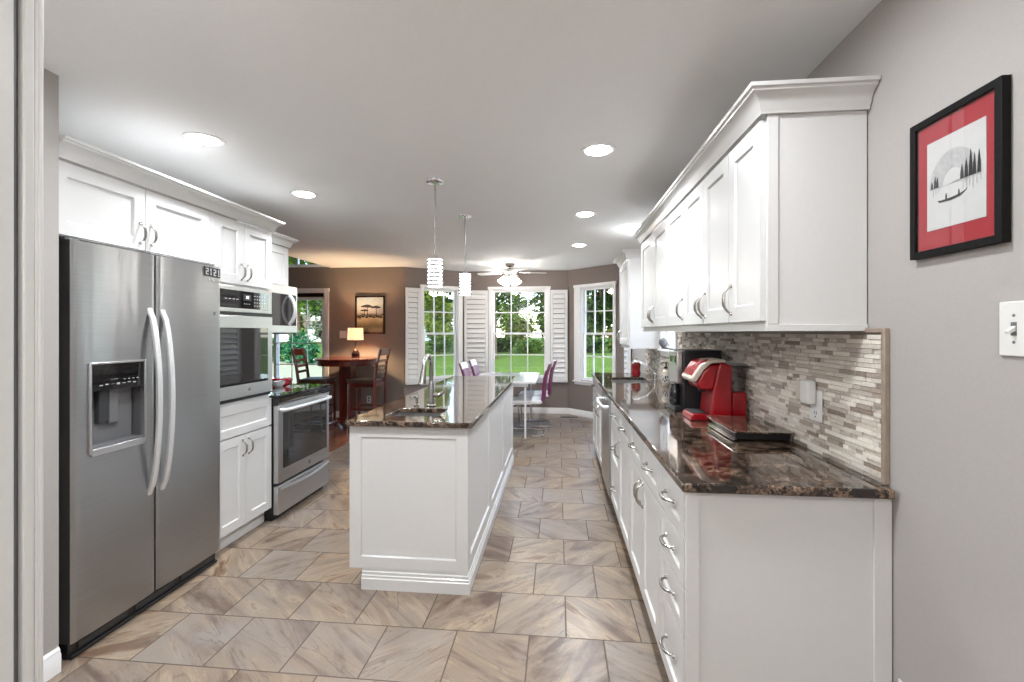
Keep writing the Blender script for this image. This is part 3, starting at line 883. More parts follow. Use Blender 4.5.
# ------------------------------------------------------------------ things on the long counter
CTZ = 0.9165
def keurig():
    r = thing('coffee_maker', (0.85, 2.62, CTZ), 'red single-serve coffee maker with a champagne-coloured lid and clear water tank', 'coffee maker')
    X0 = 0.704; Z0 = CTZ; KM = Matrix.Translation((X0, 0.06, Z0)) @ Matrix.Diagonal((0.93, 1, 1.10, 1)) @ Matrix.Translation((-X0, 0, -Z0))
    def P(pts): return [(X0 + a, Z0 + b) for a, b in pts]
    # body side profile
    body = P([(0.105, 0.0), (0.225, 0.0), (0.225, 0.27), (0.16, 0.285), (0.145, 0.25), (0.125, 0.16), (0.112, 0.06)])
    m = MB(); m.M = KM; m.prism(body, 2.462, 2.668, 'y'); m.build('body', 'red', r, bevel=0.012, seg=3)
    m = MB(); m.M = KM; m.prism(P([(0.228, 0.0), (0.305, 0.0), (0.305, 0.140), (0.228, 0.140)]), 2.468, 2.662, 'y'); m.build('tank_base', 'red', r, bevel=0.008, seg=3)
    m = MB(); m.M = KM; m.prism(P([(0.0, 0.0), (0.108, 0.0), (0.108, 0.030), (0.02, 0.034), (0.004, 0.026)]), 2.480, 2.650, 'y'); dt = m.build('drip_tray', 'red', r, bevel=0.006, seg=3)
    m = MB(); m.M = KM; m.box(X0 + 0.014, X0 + 0.10, 2.495, 2.635, Z0 + 0.033, Z0 + 0.0365); m.build('drip_grate', 'charcoal', dt)
    head = P([(0.03, 0.178), (0.055, 0.150), (0.128, 0.150), (0.150, 0.245), (0.165, 0.272), (0.105, 0.272), (0.06, 0.235)])
    m = MB(); m.M = KM; m.prism(head, 2.470, 2.660, 'y'); hd = m.build('brew_head', 'red', r, bevel=0.014, seg=3)
    band = P([(0.0, 0.205), (0.008, 0.188), (0.03, 0.192), (0.075, 0.250), (0.112, 0.278), (0.19, 0.284), (0.19, 0.298), (0.11, 0.296), (0.055, 0.276)])
    m = MB(); m.M = KM; m.prism(band, 2.464, 2.666, 'y'); m.build('lid_band', 'champagne', r, bevel=0.006, seg=2)
    top = [(0.014, 0.219), (0.054, 0.275), (0.105, 0.294)]
    m = MB(); m.M = KM; m.prism(P([(0.012, 0.215), (0.052, 0.270), (0.10, 0.291), (0.10, 0.300), (0.050, 0.281), (0.005, 0.222)]), 2.490, 2.640, 'y'); m.build('button_pad', 'red_glaze', r, bevel=0.003)
    m = MB(); m.M = KM; m.prism(P([(0.19, 0.290), (0.31, 0.276), (0.31, 0.268), (0.19, 0.27)]), 2.470, 2.66, 'y'); m.build('tank_lid', 'grey_plastic', r, bevel=0.003)
    m = MB(); m.M = KM
    m.prism(P([(0.232, 0.144), (0.300, 0.144), (0.312, 0.268), (0.228, 0.268)]), 2.475, 2.655, 'y'); m.build('water_tank', 'smoke', r, bevel=0.006)
    m = MB(); m.M = KM; m.cyl((X0 + 0.09, 2.565, Z0 + 0.135), (X0 + 0.09, 2.565, Z0 + 0.155), 0.02, 0.028, 14); m.build('spout', 'charcoal', r)
keurig()
# black drip coffee maker behind it
r = thing('coffee_maker', (0.84, 2.93, CTZ), 'tall black coffee maker with a stainless front column, behind the red one', 'coffee maker')
m = MB(); m.box(0.736, 0.955, 2.80, 3.03, CTZ + 0.0, CTZ + 0.365); m.build('body', 'black', r, bevel=0.006)
m = MB(); m.box(0.704, 0.735, 2.815, 3.015, CTZ + 0.17, CTZ + 0.355); fp = m.build('front_panel', 'steel_plain', r, bevel=0.004)
m = MB(); m.box(0.701, 0.705, 2.85, 2.98, CTZ + 0.29, CTZ + 0.33); m.build('display', 'black_gloss', fp)
m = MB(); m.box(0.690, 0.735, 2.815, 3.015, CTZ, CTZ + 0.03); m.build('base', 'black', r, bevel=0.004)
m = MB(); m.lathe([(0.001, 0.0), (0.03, 0.0), (0.035, 0.02), (0.032, 0.09), (0.022, 0.115), (0.022, 0.125), (0.001, 0.127)], (0.715, 2.915, CTZ + 0.031), 18); m.build('carafe', 'black_gloss', r)
# coffee pod drawer
r = thing('coffee_pod_drawer', (0.92, 2.30, CTZ), 'low black storage drawer on the counter, in front of the red coffee maker', 'storage drawer')
m = MB(); m.box(0.775, 1.0, 2.10, 2.47, CTZ + 0.004, CTZ + 0.036); m.build('body', 'black', r, bevel=0.003)
m = MB(); m.box(0.768, 1.001, 2.06, 2.46, CTZ + 0.037, CTZ + 0.045); m.build('top', 'granite', r, bevel=0.002)
m = MB(); m.box(0.762, 0.773, 2.075, 2.45, CTZ + 0.006, CTZ + 0.034); dr = m.build('drawer_front', 'black_gloss', r, bevel=0.002)
m = MB(); m.box(0.755, 0.767, 2.07, 2.452, CTZ + 0.0385, CTZ + 0.0435); m.build('top_rail', 'chrome', r)
m = MB(); m.box(0.752, 0.762, 2.085, 2.445, CTZ + 0.004, CTZ + 0.009); m.build('handle', 'chrome', dr)
# soap bottle
r = thing('soap_bottle', (0.95, 4.18, CTZ), 'clear pump soap bottle with a black and white label, right of the sink', 'soap bottle')
m = MB(); m.lathe([(0.001, 0), (0.033, 0), (0.035, 0.006), (0.035, 0.115), (0.028, 0.132), (0.014, 0.142), (0.014, 0.15), (0.001, 0.151)], (0.95, 4.18, CTZ), 20); m.build('bottle', 'champagne', r)
m = MB(); m.lathe([(0.0355, 0.03), (0.0362, 0.032), (0.0362, 0.10), (0.0355, 0.102)], (0.95, 4.18, CTZ), 20, caps=False); lb = m.build('label', 'white_plastic', r)
m = MB()
for k, (a0, z0_, z1_) in enumerate(((3.3, 0.04, 0.055), (3.6, 0.05, 0.075), (3.9, 0.04, 0.05), (4.2, 0.06, 0.09), (4.5, 0.045, 0.06), (3.5, 0.083, 0.093), (4.1, 0.036, 0.05), (4.65, 0.07, 0.09))):
    q = [(0.95 + 0.0368 * math.cos(a0 + i * 0.09), 4.18 + 0.0368 * math.sin(a0 + i * 0.09)) for i in range(4)]
    for i in range(3):
        m.add([(*q[i], CTZ + z0_), (*q[i + 1], CTZ + z0_), (*q[i + 1], CTZ + z1_), (*q[i], CTZ + z1_)], [(0, 1, 2, 3)])
m.build('print', 'ink', lb)
m = MB(); m.lathe([(0.016, 0.150), (0.017, 0.168), (0.006, 0.170), (0.006, 0.195), (0.011, 0.197), (0.011, 0.206), (0.001, 0.207)], (0.95, 4.18, CTZ), 14); m.tube([(0.95, 4.18, CTZ + 0.202), (0.915, 4.17, CTZ + 0.202), (0.905, 4.168, CTZ + 0.192)], 0.005, 8); m.build('pump', 'black', r)
# red jar
r = thing('soap_dispenser', (0.83, 5.03, CTZ), 'red dispenser with a pale cap, standing behind the far sink', 'dispenser')
m = MB(); m.lathe([(0.001, 0), (0.036, 0), (0.046, 0.01), (0.05, 0.04), (0.044, 0.065), (0.044, 0.085), (0.05, 0.11), (0.046, 0.145), (0.036, 0.158), (0.001, 0.16)], (0.83, 5.03, CTZ), 22); m.build('body', 'red_glaze', r)
m = MB(); m.lathe([(0.026, 0.159), (0.026, 0.175), (0.012, 0.18), (0.012, 0.195), (0.001, 0.196)], (0.83, 5.03, CTZ), 16); m.build('cap', 'champagne', r)
# sink faucet
r = thing('faucet', (0.945, 4.62, CTZ), 'chrome arched faucet over the far sink, against the backsplash', 'faucet')
m = MB(); m.lathe([(0.03, 0), (0.03, 0.008), (0.022, 0.014), (0.02, 0.06), (0.018, 0.075), (0.001, 0.078)], (0.945, 4.62, CTZ), 18); m.build('body', 'chrome', r)
m = MB(); m.tube([(0.945, 4.62, CTZ + 0.05), (0.92, 4.63, CTZ + 0.10), (0.86, 4.64, CTZ + 0.155), (0.80, 4.65, CTZ + 0.185), (0.755, 4.655, CTZ + 0.185), (0.735, 4.66, CTZ + 0.165)], [0.013, 0.012, 0.0115, 0.0115, 0.013, 0.014], 12); m.build('spout', 'chrome', r)
m = MB(); m.tube([(0.945, 4.62, CTZ + 0.072), (0.965, 4.60, CTZ + 0.11), (0.95, 4.57, CTZ + 0.13)], [0.009, 0.007, 0.006], 10); m.build('lever', 'chrome', r)
# shakers
r = thing('salt_shaker', (0.95, 3.86, CTZ), 'small clear shaker with a steel cap, standing nearer the black coffee maker', 'shaker', 'pair of shakers beside the soap bottle')
m = MB(); m.lathe([(0.001, 0), (0.02, 0), (0.021, 0.004), (0.016, 0.05), (0.001, 0.051)], (0.95, 3.86, CTZ), 14); m.build('jar', 'clear', r)
m = MB(); m.lathe([(0.0165, 0.051), (0.0165, 0.062), (0.01, 0.07), (0.001, 0.071)], (0.95, 3.86, CTZ), 14); m.build('cap', 'steel_plain', r)
dup(r, (0.96, 4.0, CTZ), 'small clear shaker with a steel cap, standing nearer the soap bottle')
# pale stone ornament on the sink window sill
r = thing('ornament', (RX - 0.02, 4.5, 1.2285), 'round grey ornament on the sill of the sink window', 'ornament')
m = MB(); m.lathe([(0.001, 0), (0.022, 0), (0.022, 0.006), (0.012, 0.012), (0.03, 0.03), (0.042, 0.058), (0.036, 0.088), (0.012, 0.104), (0.001, 0.105)], (RX - 0.022, 4.5, 1.2285), 18); m.build('body', 'grey_plastic', r)

# ------------------------------------------------------------------ right wall: plates, plug-in, picture
def plate(name, y0, y1, z0, z1, label, x, kind):
    r = thing(name, (x, (y0 + y1) / 2, z0), label, kind)
    m = MB(); m.box(x - 0.007, x - 0.0005, y0, y1, z0, z1); m.build('plate', 'white_plastic', r, bevel=0.003)
    return r
r = plate('power_outlet', 1.8603, 1.9380, 1.043, 1.165, 'white double outlet on the stone backsplash, with a device plugged in', RX - 0.0155, 'outlet')
m = MB(); xx = RX - 0.0235
m.box(xx, xx + 0.001, 1.8817, 1.9166, 1.055, 1.09); s_ = m.build('socket', 'white_plastic', r)
m = MB(); m.box(xx - 0.0006, xx + 0.0004, 1.8904, 1.8933, 1.070, 1.082); m.box(xx - 0.0006, xx + 0.0004, 1.9040, 1.9069, 1.070, 1.082); m.box(xx - 0.0006, xx + 0.0004, 1.8962, 1.9021, 1.058, 1.064); m.build('slots', 'black', s_)
r = thing('night_light', (RX - 0.05, 1.94, 1.10), 'white plug-in night light in the backsplash outlet', 'night light')
m = MB(); m.box(RX - 0.058, RX - 0.0235, 1.8894, 1.9477, 1.108, 1.20); m.build('housing', 'white_plastic', r, bevel=0.008, seg=3)
m = MB(); m.box(RX - 0.052, RX - 0.026, 1.9487, 1.9934, 1.115, 1.197); m.build('diffuser', 'champagne', r, bevel=0.008, seg=3)
r = plate('light_switch', 1.0977, 1.1696, 1.335, 1.459, 'white toggle light switch on the right wall below the framed ink picture', RX, 'light switch')
m = MB(); m.box(RX - 0.0075, RX - 0.0068, 1.1269, 1.1405, 1.382, 1.412); m.build('slot', 'grey_plastic', r)
m = MB(); m.prism([(RX - 0.007, 1.392), (RX - 0.007, 1.404), (RX - 0.022, 1.392), (RX - 0.020, 1.386)], 1.1290, 1.1387, 'y'); m.build('toggle', 'white_plastic', r, bevel=0.001)
m = MB()
for z_ in (1.367, 1.427): m.cyl((RX - 0.0078, 1.1337, z_), (RX - 0.0065, 1.1337, z_), 0.0035, n=10)
m.build('screws', 'grey_plastic', r)
r = plate('power_outlet', 1.4134, 1.4873, 0.235, 0.353, 'white outlet low on the right wall at the bottom edge of the photo', RX, 'outlet')
m = MB()
for z_ in (0.262, 0.312): m.box(RX - 0.0076, RX - 0.0066, 1.4329, 1.4678, z_, z_ + 0.03)
s_ = m.build('socket', 'white_plastic', r)
m = MB()
for z_ in (0.262, 0.312):
    for yy in (1.4426, 1.4552): m.box(RX - 0.0082, RX - 0.0072, yy, yy + 0.003, z_ + 0.012, z_ + 0.023)
m.build('slots', 'black', s_)

# framed ink picture
PY0, PY1, PZ0, PZ1 = 1.1457, 1.420, 1.594, 1.972
r = thing('framed_picture', (RX, (PY0 + PY1) / 2, PZ0), 'black-framed ink picture of a boat and sun with a red mat, on the right wall', 'picture')
m = MB(); fw = 0.019; x0, x1 = RX - 0.021, RX - 0.001
for a, b, c, d in ((PY0, PY0 + fw, PZ0, PZ1), (PY1 - fw, PY1, PZ0, PZ1), (PY0 + fw, PY1 - fw, PZ0, PZ0 + fw), (PY0 + fw, PY1 - fw, PZ1 - fw, PZ1)):
    m.box(x0, x1, a, b, c, d)
m.build('frame', 'frame_black', r, bevel=0.0012)
xm_ = RX - 0.011
m = MB(); m.box(xm_, xm_ + 0.003, PY0 + fw, PY1 - fw, PZ0 + fw, PZ1 - fw); m.build('mat', 'mat_red', r)
QY0, QY1, QZ0, QZ1 = 1.194, 1.369, 1.664, 1.902
m = MB(); m.box(xm_ - 0.0012, xm_, QY0, QY1, QZ0, QZ1); pp = m.build('paper', 'paper', r)
def pt(u, v): return (QY1 - (QY1 - QY0) * u, QZ0 + (QZ1 - QZ0) * v)     # u from the left as seen, v from below
def ink(mb, poly, x, t=0.0003):
    mb.prism([pt(u, v) for u, v in poly], x - t, x, 'x')
xi = xm_ - 0.0013
m = MB()
for k in range(20):
    a0 = math.pi * k / 20; a1 = math.pi * (k + 1) / 20
    cx, cy = 0.47, 0.47
    def q(a, rr): return (cx + rr * 0.40 * math.cos(a) * 1.05, cy + rr * 0.36 * math.sin(a))
    ink(m, [q(a0, 1.0), q(a1, 1.0), q(a1, 0.42), q(a0, 0.42)], xi)
m.build('sky_wash', 'ink_light', pp, smooth=0)
m = MB()
for k in range(14):
    u = 0.06 + 0.062 * k
    ink(m, [(u, 0.465 + 0.012 * math.sin(k)), (u + 0.064, 0.465 + 0.012 * math.sin(k + 1)), (u + 0.064, 0.455), (u, 0.455)], xi - 0.0004)
for u, v0 in ((0.12, 0.38), (0.17, 0.40), (0.22, 0.41), (0.64, 0.36), (0.70, 0.34), (0.75, 0.37), (0.80, 0.33), (0.86, 0.36), (0.92, 0.39)):
    ink(m, [(u, v0), (u + 0.008, v0), (u + 0.008, 0.45), (u, 0.45)], xi - 0.0004)
m.build('reflections', 'ink_grey', pp, smooth=0)
m = MB()
for u, h, wd in ((0.10, 0.09, 0.05), (0.16, 0.14, 0.05), (0.20, 0.12, 0.045), (0.63, 0.16, 0.06), (0.70, 0.20, 0.06), (0.77, 0.28, 0.065), (0.83, 0.22, 0.055), (0.90, 0.24, 0.055)):
    ink(m, [(u - wd / 2, 0.465), (u + wd / 2, 0.465), (u + wd * 0.38, 0.465 + h * 0.5), (u, 0.465 + h), (u - wd * 0.38, 0.465 + h * 0.5)], xi - 0.0008)
ink(m, [(0.20, 0.315), (0.24, 0.285), (0.45, 0.278), (0.60, 0.290), (0.72, 0.345), (0.60, 0.318), (0.45, 0.308), (0.27, 0.308)], xi - 0.0008)
for u in (0.36, 0.58): ink(m, [(u - 0.016, 0.30), (u + 0.016, 0.30), (u + 0.010, 0.35), (u, 0.372), (u - 0.010, 0.35)], xi - 0.0009)
m.build('ink_drawing', 'ink', pp, smooth=0)
m = MB(); m.box(RX - 0.0175, RX - 0.0165, PY0 + fw, PY1 - fw, PZ0 + fw, PZ1 - fw); m.build('glass', 'pic_glass', r)

# ------------------------------------------------------------------ left run
LF = -2.10      # face plane of the left cabinets (doors 20 mm proud)
LB = LX + 0.004
# cabinet over the refrigerator
r = thing('upper_cabinet', (-2.4, 2.15, 1.80), 'white two-door cabinet above the stainless refrigerator', 'cabinet')
carcass(r, 'L', LF, LB, 1.70, 2.569, 1.797, 2.115)
door(r, 'L', LF, 1.702, 2.134, 1.80, 2.112, ('f', 'bot'), hl=0.10); door(r, 'L', LF, 2.136, 2.567, 1.80, 2.112, ('n', 'bot'), hl=0.10)
# tall oven cabinet
TY0, TY1 = 2.607, 3.168
OZ0, OZ1 = 0.945, 1.685
r = thing('oven_cabinet', (-2.4, 2.89, 0), 'tall white cabinet holding the wall oven, between the refrigerator and the range', 'cabinet')
m = MB(); g = 0.001; xt = LF - 0.05
m.prism([(LB, 0), (xt, 0), (xt, 0.10), (LF, 0.10), (LF, OZ0 - 0.004), (LB, OZ0 - 0.004)], TY0 + g, TY1 - g, 'y')
m.box(LB, LF, TY0 + g, TY0 + 0.018, OZ0 - 0.004, OZ1 + 0.004); m.box(LB, LF, TY1 - 0.018, TY1 - g, OZ0 - 0.004, OZ1 + 0.004)
m.box(LB, LF, TY0 + g, TY1 - g, OZ1 + 0.004, 1.796); m.box(LB, LF, 2.572, TY1 - g, 1.7965, 2.115); m.box(LF, LF + 0.019, 2.572, 2.606, 1.80, 2.112)
m.build('carcass', 'white', r, smooth=0)
ym = (TY0 + TY1) / 2
door(r, 'L', LF, 2.608, 2.872, 1.70, 2.112, ('f', 'bot'), hl=0.10); door(r, 'L', LF, 2.872, TY1 - 0.002, 1.70, 2.112, ('n', 'bot'), hl=0.10)
door(r, 'L', LF, TY0 + 0.002, TY1 - 0.002, 0.715, 0.912, None, name='drawer', fr=0.05)
door(r, 'L', LF, TY0 + 0.002, ym, 0.108, 0.708, ('f', 'top'), hl=0.10); door(r, 'L', LF, ym, TY1 - 0.002, 0.108, 0.708, ('n', 'top'), hl=0.10)
m = MB(); m.box(xt, xt + 0.012, TY0 + g, TY1 - g, 0.001, 0.098); m.build('toe_kick', 'white', r, bevel=0.002)
# wall oven
r = thing('built_in_oven', (-2.3, ym, OZ0), 'built-in stainless wall oven with black control panel and dark window', 'oven')
a, b = TY0 + 0.020, TY1 - 0.020
m = MB(); m.box(LB + 0.03, LF - 0.002, a, b, OZ0, OZ1); m.build('housing', 'charcoal', r)
m = MB(); m.box(LF - 0.001, LF + 0.028, a - 0.010, b + 0.010, 1.520, OZ1); cp = m.build('control_panel', 'steel_trim', r, bevel=0.003)
m = MB(); m.box(LF + 0.028, LF + 0.031, a + 0.012, b - 0.03, 1.545, 1.66); kp = m.build('touch_pad', 'black_gloss', cp)
m = MB(); m.box(LF + 0.031, LF + 0.0318, ym - 0.04, ym + 0.04, 1.60, 1.64); m.build('display', 'black', kp)
m = MB(); m.box(LF + 0.0318, LF + 0.0322, ym - 0.012, ym + 0.014, 1.612, 1.630); m.build('digits', 'display', kp)
m = MB()
for i in range(5):
    for j in range(4): m.box(LF + 0.031, LF + 0.0316, ym + 0.07 + 0.026 * i, ym + 0.082 + 0.026 * i, 1.565 + 0.022 * j, 1.571 + 0.022 * j)
for i in range(4): m.box(LF + 0.031, LF + 0.0316, ym - 0.21 + 0.035 * i, ym - 0.19 + 0.035 * i, 1.60, 1.605)
for i in range(4): m.box(LF + 0.031, LF + 0.0316, ym - 0.03 + 0.016 * i, ym - 0.022 + 0.016 * i, 1.575, 1.579)
m.build('key_print', 'mark', kp)
m = MB(); m.box(LF - 0.001, LF + 0.020, a - 0.008, b + 0.008, 1.499, 1.519); m.build('vent', 'black', r)
m = MB(); m.box(LF - 0.001, LF + 0.032, a - 0.010, b + 0.010, 0.962, 1.497); od = m.build('door', 'steel_trim', r, bevel=0.003)
m = MB(); m.box(LF + 0.0315, LF + 0.034, a + 0.005, b - 0.045, 1.045, 1.418); m.build('window', 'oven_glass', od, bevel=0.001)
m = MB(); m.cyl((LF + 0.032, ym + 0.02, 1.005), (LF + 0.0335, ym + 0.02, 1.005), 0.012, n=16); m.build('badge', 'grey_plastic', od)
m = MB(); m.box(LF - 0.001, LF + 0.018, a - 0.008, b + 0.008, 0.940, 0.960); m.build('bottom_vent', 'black', r)

# refrigerator
FY0, FY1, FS = 1.738, 2.600, 2.148
FX = -2.030
r = thing('refrigerator', (-2.38, 2.17, 0), 'stainless side-by-side refrigerator with an ice and water dispenser', 'refrigerator')
m = MB(); m.box(-2.70, -2.125, FY0 + 0.004, FY1 - 0.004, 0.03, 1.765); m.build('body', 'charcoal', r, bevel=0.004)
def fridge_door(y0, y1, hole=None):
    """gently bowed door, optional rectangular dispenser hole (y0,y1,z0,z1)"""
    z0, z1 = 0.075, 1.780
    def fx(yv):
        u = (yv - y0) / (y1 - y0) * 2 - 1
        return FX - 0.005 * u * u - 0.005 * max(0.0, abs(u) - 0.97) / 0.03
    ys = sorted(set([y0 + (y1 - y0) * k / 33 for k in range(34)] + ([hole[0], hole[1]] if hole else [])))
    zs = [z0] + ([hole[2], hole[3]] if hole else []) + [z1]
    xb = -2.120; vs = []; fs = []; idx = {}
    for i, yv in enumerate(ys):
        for j, zv in enumerate(zs):
            idx[(i, j)] = len(vs); vs.append((fx(yv), yv, zv))
    nb = len(vs)
    for i, yv in enumerate(ys):
        vs.append((xb, yv, z0)); vs.append((xb, yv, z1))
    for i in range(len(ys) - 1):
        for j in range(len(zs) - 1):
            if hole and hole[0] - 1e-6 <= ys[i] and ys[i + 1] <= hole[1] + 1e-6 and j == 1: continue
            fs.append((idx[(i, j)], idx[(i + 1, j)], idx[(i + 1, j + 1)], idx[(i, j + 1)]))
        fs.append((nb + 2 * i, nb + 2 * i + 1, nb + 2 * i + 3, nb + 2 * i + 2))
        fs.append((idx[(i, 0)], nb + 2 * i, nb + 2 * i + 2, idx[(i + 1, 0)]))
        T = len(zs) - 1
        fs.append((idx[(i, T)], idx[(i + 1, T)], nb + 2 * i + 3, nb + 2 * i + 1))
    n_ = len(ys) - 1
    fs.append(tuple([idx[(0, j)] for j in range(len(zs))] + [nb + 1, nb]))
    fs.append(tuple([idx[(n_, j)] for j in range(len(zs))] + [nb + 2 * n_ + 1, nb + 2 * n_]))
    m = MB(); m.add(vs, fs)
    if hole:
        a, b, c, d = hole; q = -2.100
        m.add([(fx(a), a, c), (fx(b), b, c), (fx(b), b, d), (fx(a), a, d), (q, a, c), (q, b, c), (q, b, d), (q, a, d)], [(0, 1, 5, 4), (1, 2, 6, 5), (2, 3, 7, 6), (3, 0, 4, 7), (4, 5, 6, 7)])
    return m.build('door', 'steel', r, smooth=30)
HO = (1.815, 2.075, 0.862, 1.245)
d1 = fridge_door(FY0, FS - 0.004, HO)
d2 = fridge_door(FS + 0.004, FY1)
def bow(parent, y, z0, z1):
    m = MB(); N = 18
    pts = [(FX - 0.008 + 0.060 * math.sin(math.pi * min(1, max(0, i / N))) ** 0.55, y, z0 + (z1 - z0) * i / N) for i in range(N + 1)]
    # flat bar section
    vs = []; fs = []
    for i, (x, yy, z) in enumerate(pts):
        wd = 0.014; th = 0.008
        vs += [(x - th, yy - wd, z), (x + th * 0.4, yy - wd, z), (x + th, yy - wd * 0.5, z), (x + th, yy + wd * 0.5, z), (x + th * 0.4, yy + wd, z), (x - th, yy + wd, z)]
    for i in range(N):
        for j in range(6):
            k = (j + 1) % 6
            fs.append((i * 6 + j, i * 6 + k, (i + 1) * 6 + k, (i + 1) * 6 + j))
    fs.append(tuple(range(5, -1, -1))); fs.append(tuple(N * 6 + j for j in range(6)))
    m.add(vs, fs)
    return m.build('handle', 'satin', parent, smooth=50)
bow(d1, 2.112, 0.575, 1.510); bow(d2, 2.188, 0.575, 1.505)
# dispenser
ds = MB(); t_ = 0.010
for a, b, c, d in ((HO[0] - t_, HO[0] + 0.002, HO[2] - t_, HO[3] + t_), (HO[1] - 0.002, HO[1] + t_, HO[2] - t_, HO[3] + t_), (HO[0], HO[1], HO[3], HO[3] + t_), (HO[0], HO[1], HO[2] - t_ - 0.01, HO[2] + 0.012)):
    ds.box(FX - 0.02, FX + 0.007, a, b, c, d)
dsp = ds.build('dispenser', 'steel_trim', r, bevel=0.003)
m = MB(); m.box(-2.098, FX - 0.001, HO[0] + 0.003, HO[1] - 0.003, 1.128, HO[3] - 0.002); m.build('control_panel', 'black_gloss', dsp)
m = MB()
for i in range(7):
    yy = 1.855 + 0.027 * i; m.box(FX - 0.001, FX - 0.0003, yy, yy + 0.015, 1.148 + (i % 3) * 0.002, 1.153 + (i % 2) * 0.003)
for i in range(4): m.box(FX - 0.001, FX - 0.0003, 1.97 + 0.022 * i, 1.98 + 0.022 * i, 1.168, 1.171)
m.build('icons', 'mark', dsp)
m = MB(); m.box(-2.099, -2.094, HO[0] + 0.003, HO[1] - 0.003, HO[2] + 0.013, 1.127); m.build('recess', 'grey_plastic', dsp)
m = MB(); m.box(-2.093, -2.066, 1.885, 1.93, 0.975, 1.127); m.build('paddle', 'charcoal', dsp, bevel=0.004)
m = MB(); m.box(-2.093, -2.072, 1.94, 1.985, 0.965, 1.127); m.build('paddle', 'grey_plastic', dsp, bevel=0.004)
m = MB(); m.box(-2.093, FX - 0.003, HO[0] + 0.004, HO[1] - 0.004, HO[2] + 0.013, HO[2] + 0.022); m.build('drip_tray', 'grey_plastic', dsp)
m = MB(); m.box(-2.120, -2.062, FY0 + 0.01, FY1 - 0.01, 0.008, 0.07); m.box(-2.062, -2.048, FY0 + 0.012, FY1 - 0.012, 0.002, 0.018); kk = m.build('kick_grille', 'black', r, bevel=0.003)
m = MB()
for i in range(3): m.box(-2.062, -2.058, FY0 + 0.05 + 0.27 * i, FY0 + 0.28 + 0.27 * i, 0.025, 0.055)
m.build('grille_slots', 'charcoal', kk)
m = MB(); m.box(-2.16, -2.075, FY0 + 0.01, FY0 + 0.07, 1.766, 1.792); m.build('hinge_cover', 'charcoal', r, bevel=0.004)
# brand badge on the door
m = MB(); m.cyl((FX - 0.008, 2.545, 1.50), (FX - 0.0025, 2.545, 1.50), 0.011, n=16); m.build('badge', 'grey_plastic', d2)
# magnets
for k, (yy, zz, w_, h_, lab) in enumerate(((2.462, 1.716, 0.034, 0.054, 'left-hand black letter magnet at the top corner of the refrigerator'),
                                  (2.499, 1.716, 0.022, 0.054, 'second black letter magnet from the left on the refrigerator'),
                                  (2.524, 1.714, 0.034, 0.054, 'third black letter magnet from the left on the refrigerator'),
                                  (2.561, 1.714, 0.026, 0.054, 'right-hand black letter magnet at the corner of the refrigerator'))):
    u = (yy + w_ / 2 - FS - 0.004) / (FY1 - FS - 0.004) * 2 - 1
    xx = FX - 0.005 * u * u - 0.005 * max(0.0, abs(u) - 0.97) / 0.03 + 0.0035
    q = thing('fridge_magnet', (xx, yy, zz), lab, 'magnet', 'letter magnets on the refrigerator door')
    m = MB(); m.box(xx - 0.0025, xx + 0.003, yy, yy + w_, zz, zz + h_); m.build('tile', 'charcoal', q)
    m = MB()
    for (a, b, c, d) in (((0.2, 0.8, 0.75, 0.85), (0.6, 0.8, 0.5, 0.8), (0.2, 0.4, 0.2, 0.5), (0.2, 0.8, 0.15, 0.25), (0.2, 0.8, 0.45, 0.55)) if k % 2 == 0 else ((0.35, 0.6, 0.15, 0.85), (0.2, 0.4, 0.65, 0.75), (0.2, 0.8, 0.15, 0.22))):
        m.box(xx + 0.003, xx + 0.0036, yy + w_ * a, yy + w_ * b, zz + h_ * c, zz + h_ * d)
    m.build('letter', 'mark', q)
def star(yc, zc, rad):
    return [(yc + rad * (1 if i % 2 == 0 else 0.42) * math.sin(math.pi * i / 5), zc + rad * (1 if i % 2 == 0 else 0.42) * math.cos(math.pi * i / 5)) for i in range(10)]
for yy, zz, lab in ((2.500, 1.698, 'left-hand pale star magnet under the letter magnets'), (2.530, 1.694, 'right-hand pale star magnet under the letter magnets')):
    xx = FX - 0.005 * 0.6 ** 2 + 0.0035
    m = MB(); m.prism(star(yy, zz, 0.011), xx - 0.003, xx + 0.002, 'x')
    tag(m.build('star_magnet', 'white_plastic', smooth=0), lab, 'magnet', 'star magnets on the refrigerator door')

# range
GY0, GY1 = 3.172, 3.930
GX = -2.03
r = thing('range', (-2.35, 3.55, 0), 'stainless slide-in range with a black glass cooktop, past the wall oven', 'range')
m = MB(); m.box(LB + 0.01, GX - 0.045, GY0 + 0.003, GY1 - 0.003, 0.03, 0.90); m.build('body', 'black', r)
m = MB(); m.box(LB + 0.01, GX + 0.005, GY0 - 0.0005 + 0.001, GY1 + 0.004, 0.905, 0.925); ck = m.build('cooktop', 'black_gloss', r, bevel=0.003)
m = MB()
for cx, cy, rr in ((-2.22, 3.36, 0.10), (-2.22, 3.74, 0.085), (-2.50, 3.36, 0.075), (-2.50, 3.74, 0.10)):
    m.ring((cx, cy, 0.9252), rr, 0.0012, 32, 6); m.ring((cx, cy, 0.9252), rr * 0.6, 0.0008, 28, 6)
m.build('burner_marks', 'mark', ck)
m = MB(); m.prism([(GX - 0.045, 0.855), (GX - 0.004, 0.855), (GX + 0.008, 0.903), (GX - 0.045, 0.903)], GY0 + 0.001, GY1 - 0.001, 'y'); cpn = m.build('control_panel', 'black_gloss', r, bevel=0.002)
m = MB(); m.box(GX - 0.044, GX - 0.006, GY0 + 0.004, GY1 - 0.004, 0.278, 0.850); gd = m.build('door', 'steel_trim', r, bevel=0.004)
m = MB(); m.box(GX - 0.007, GX - 0.002, GY0 + 0.065, GY1 - 0.05, 0.375, 0.790); m.build('window', 'oven_glass', gd, bevel=0.002)
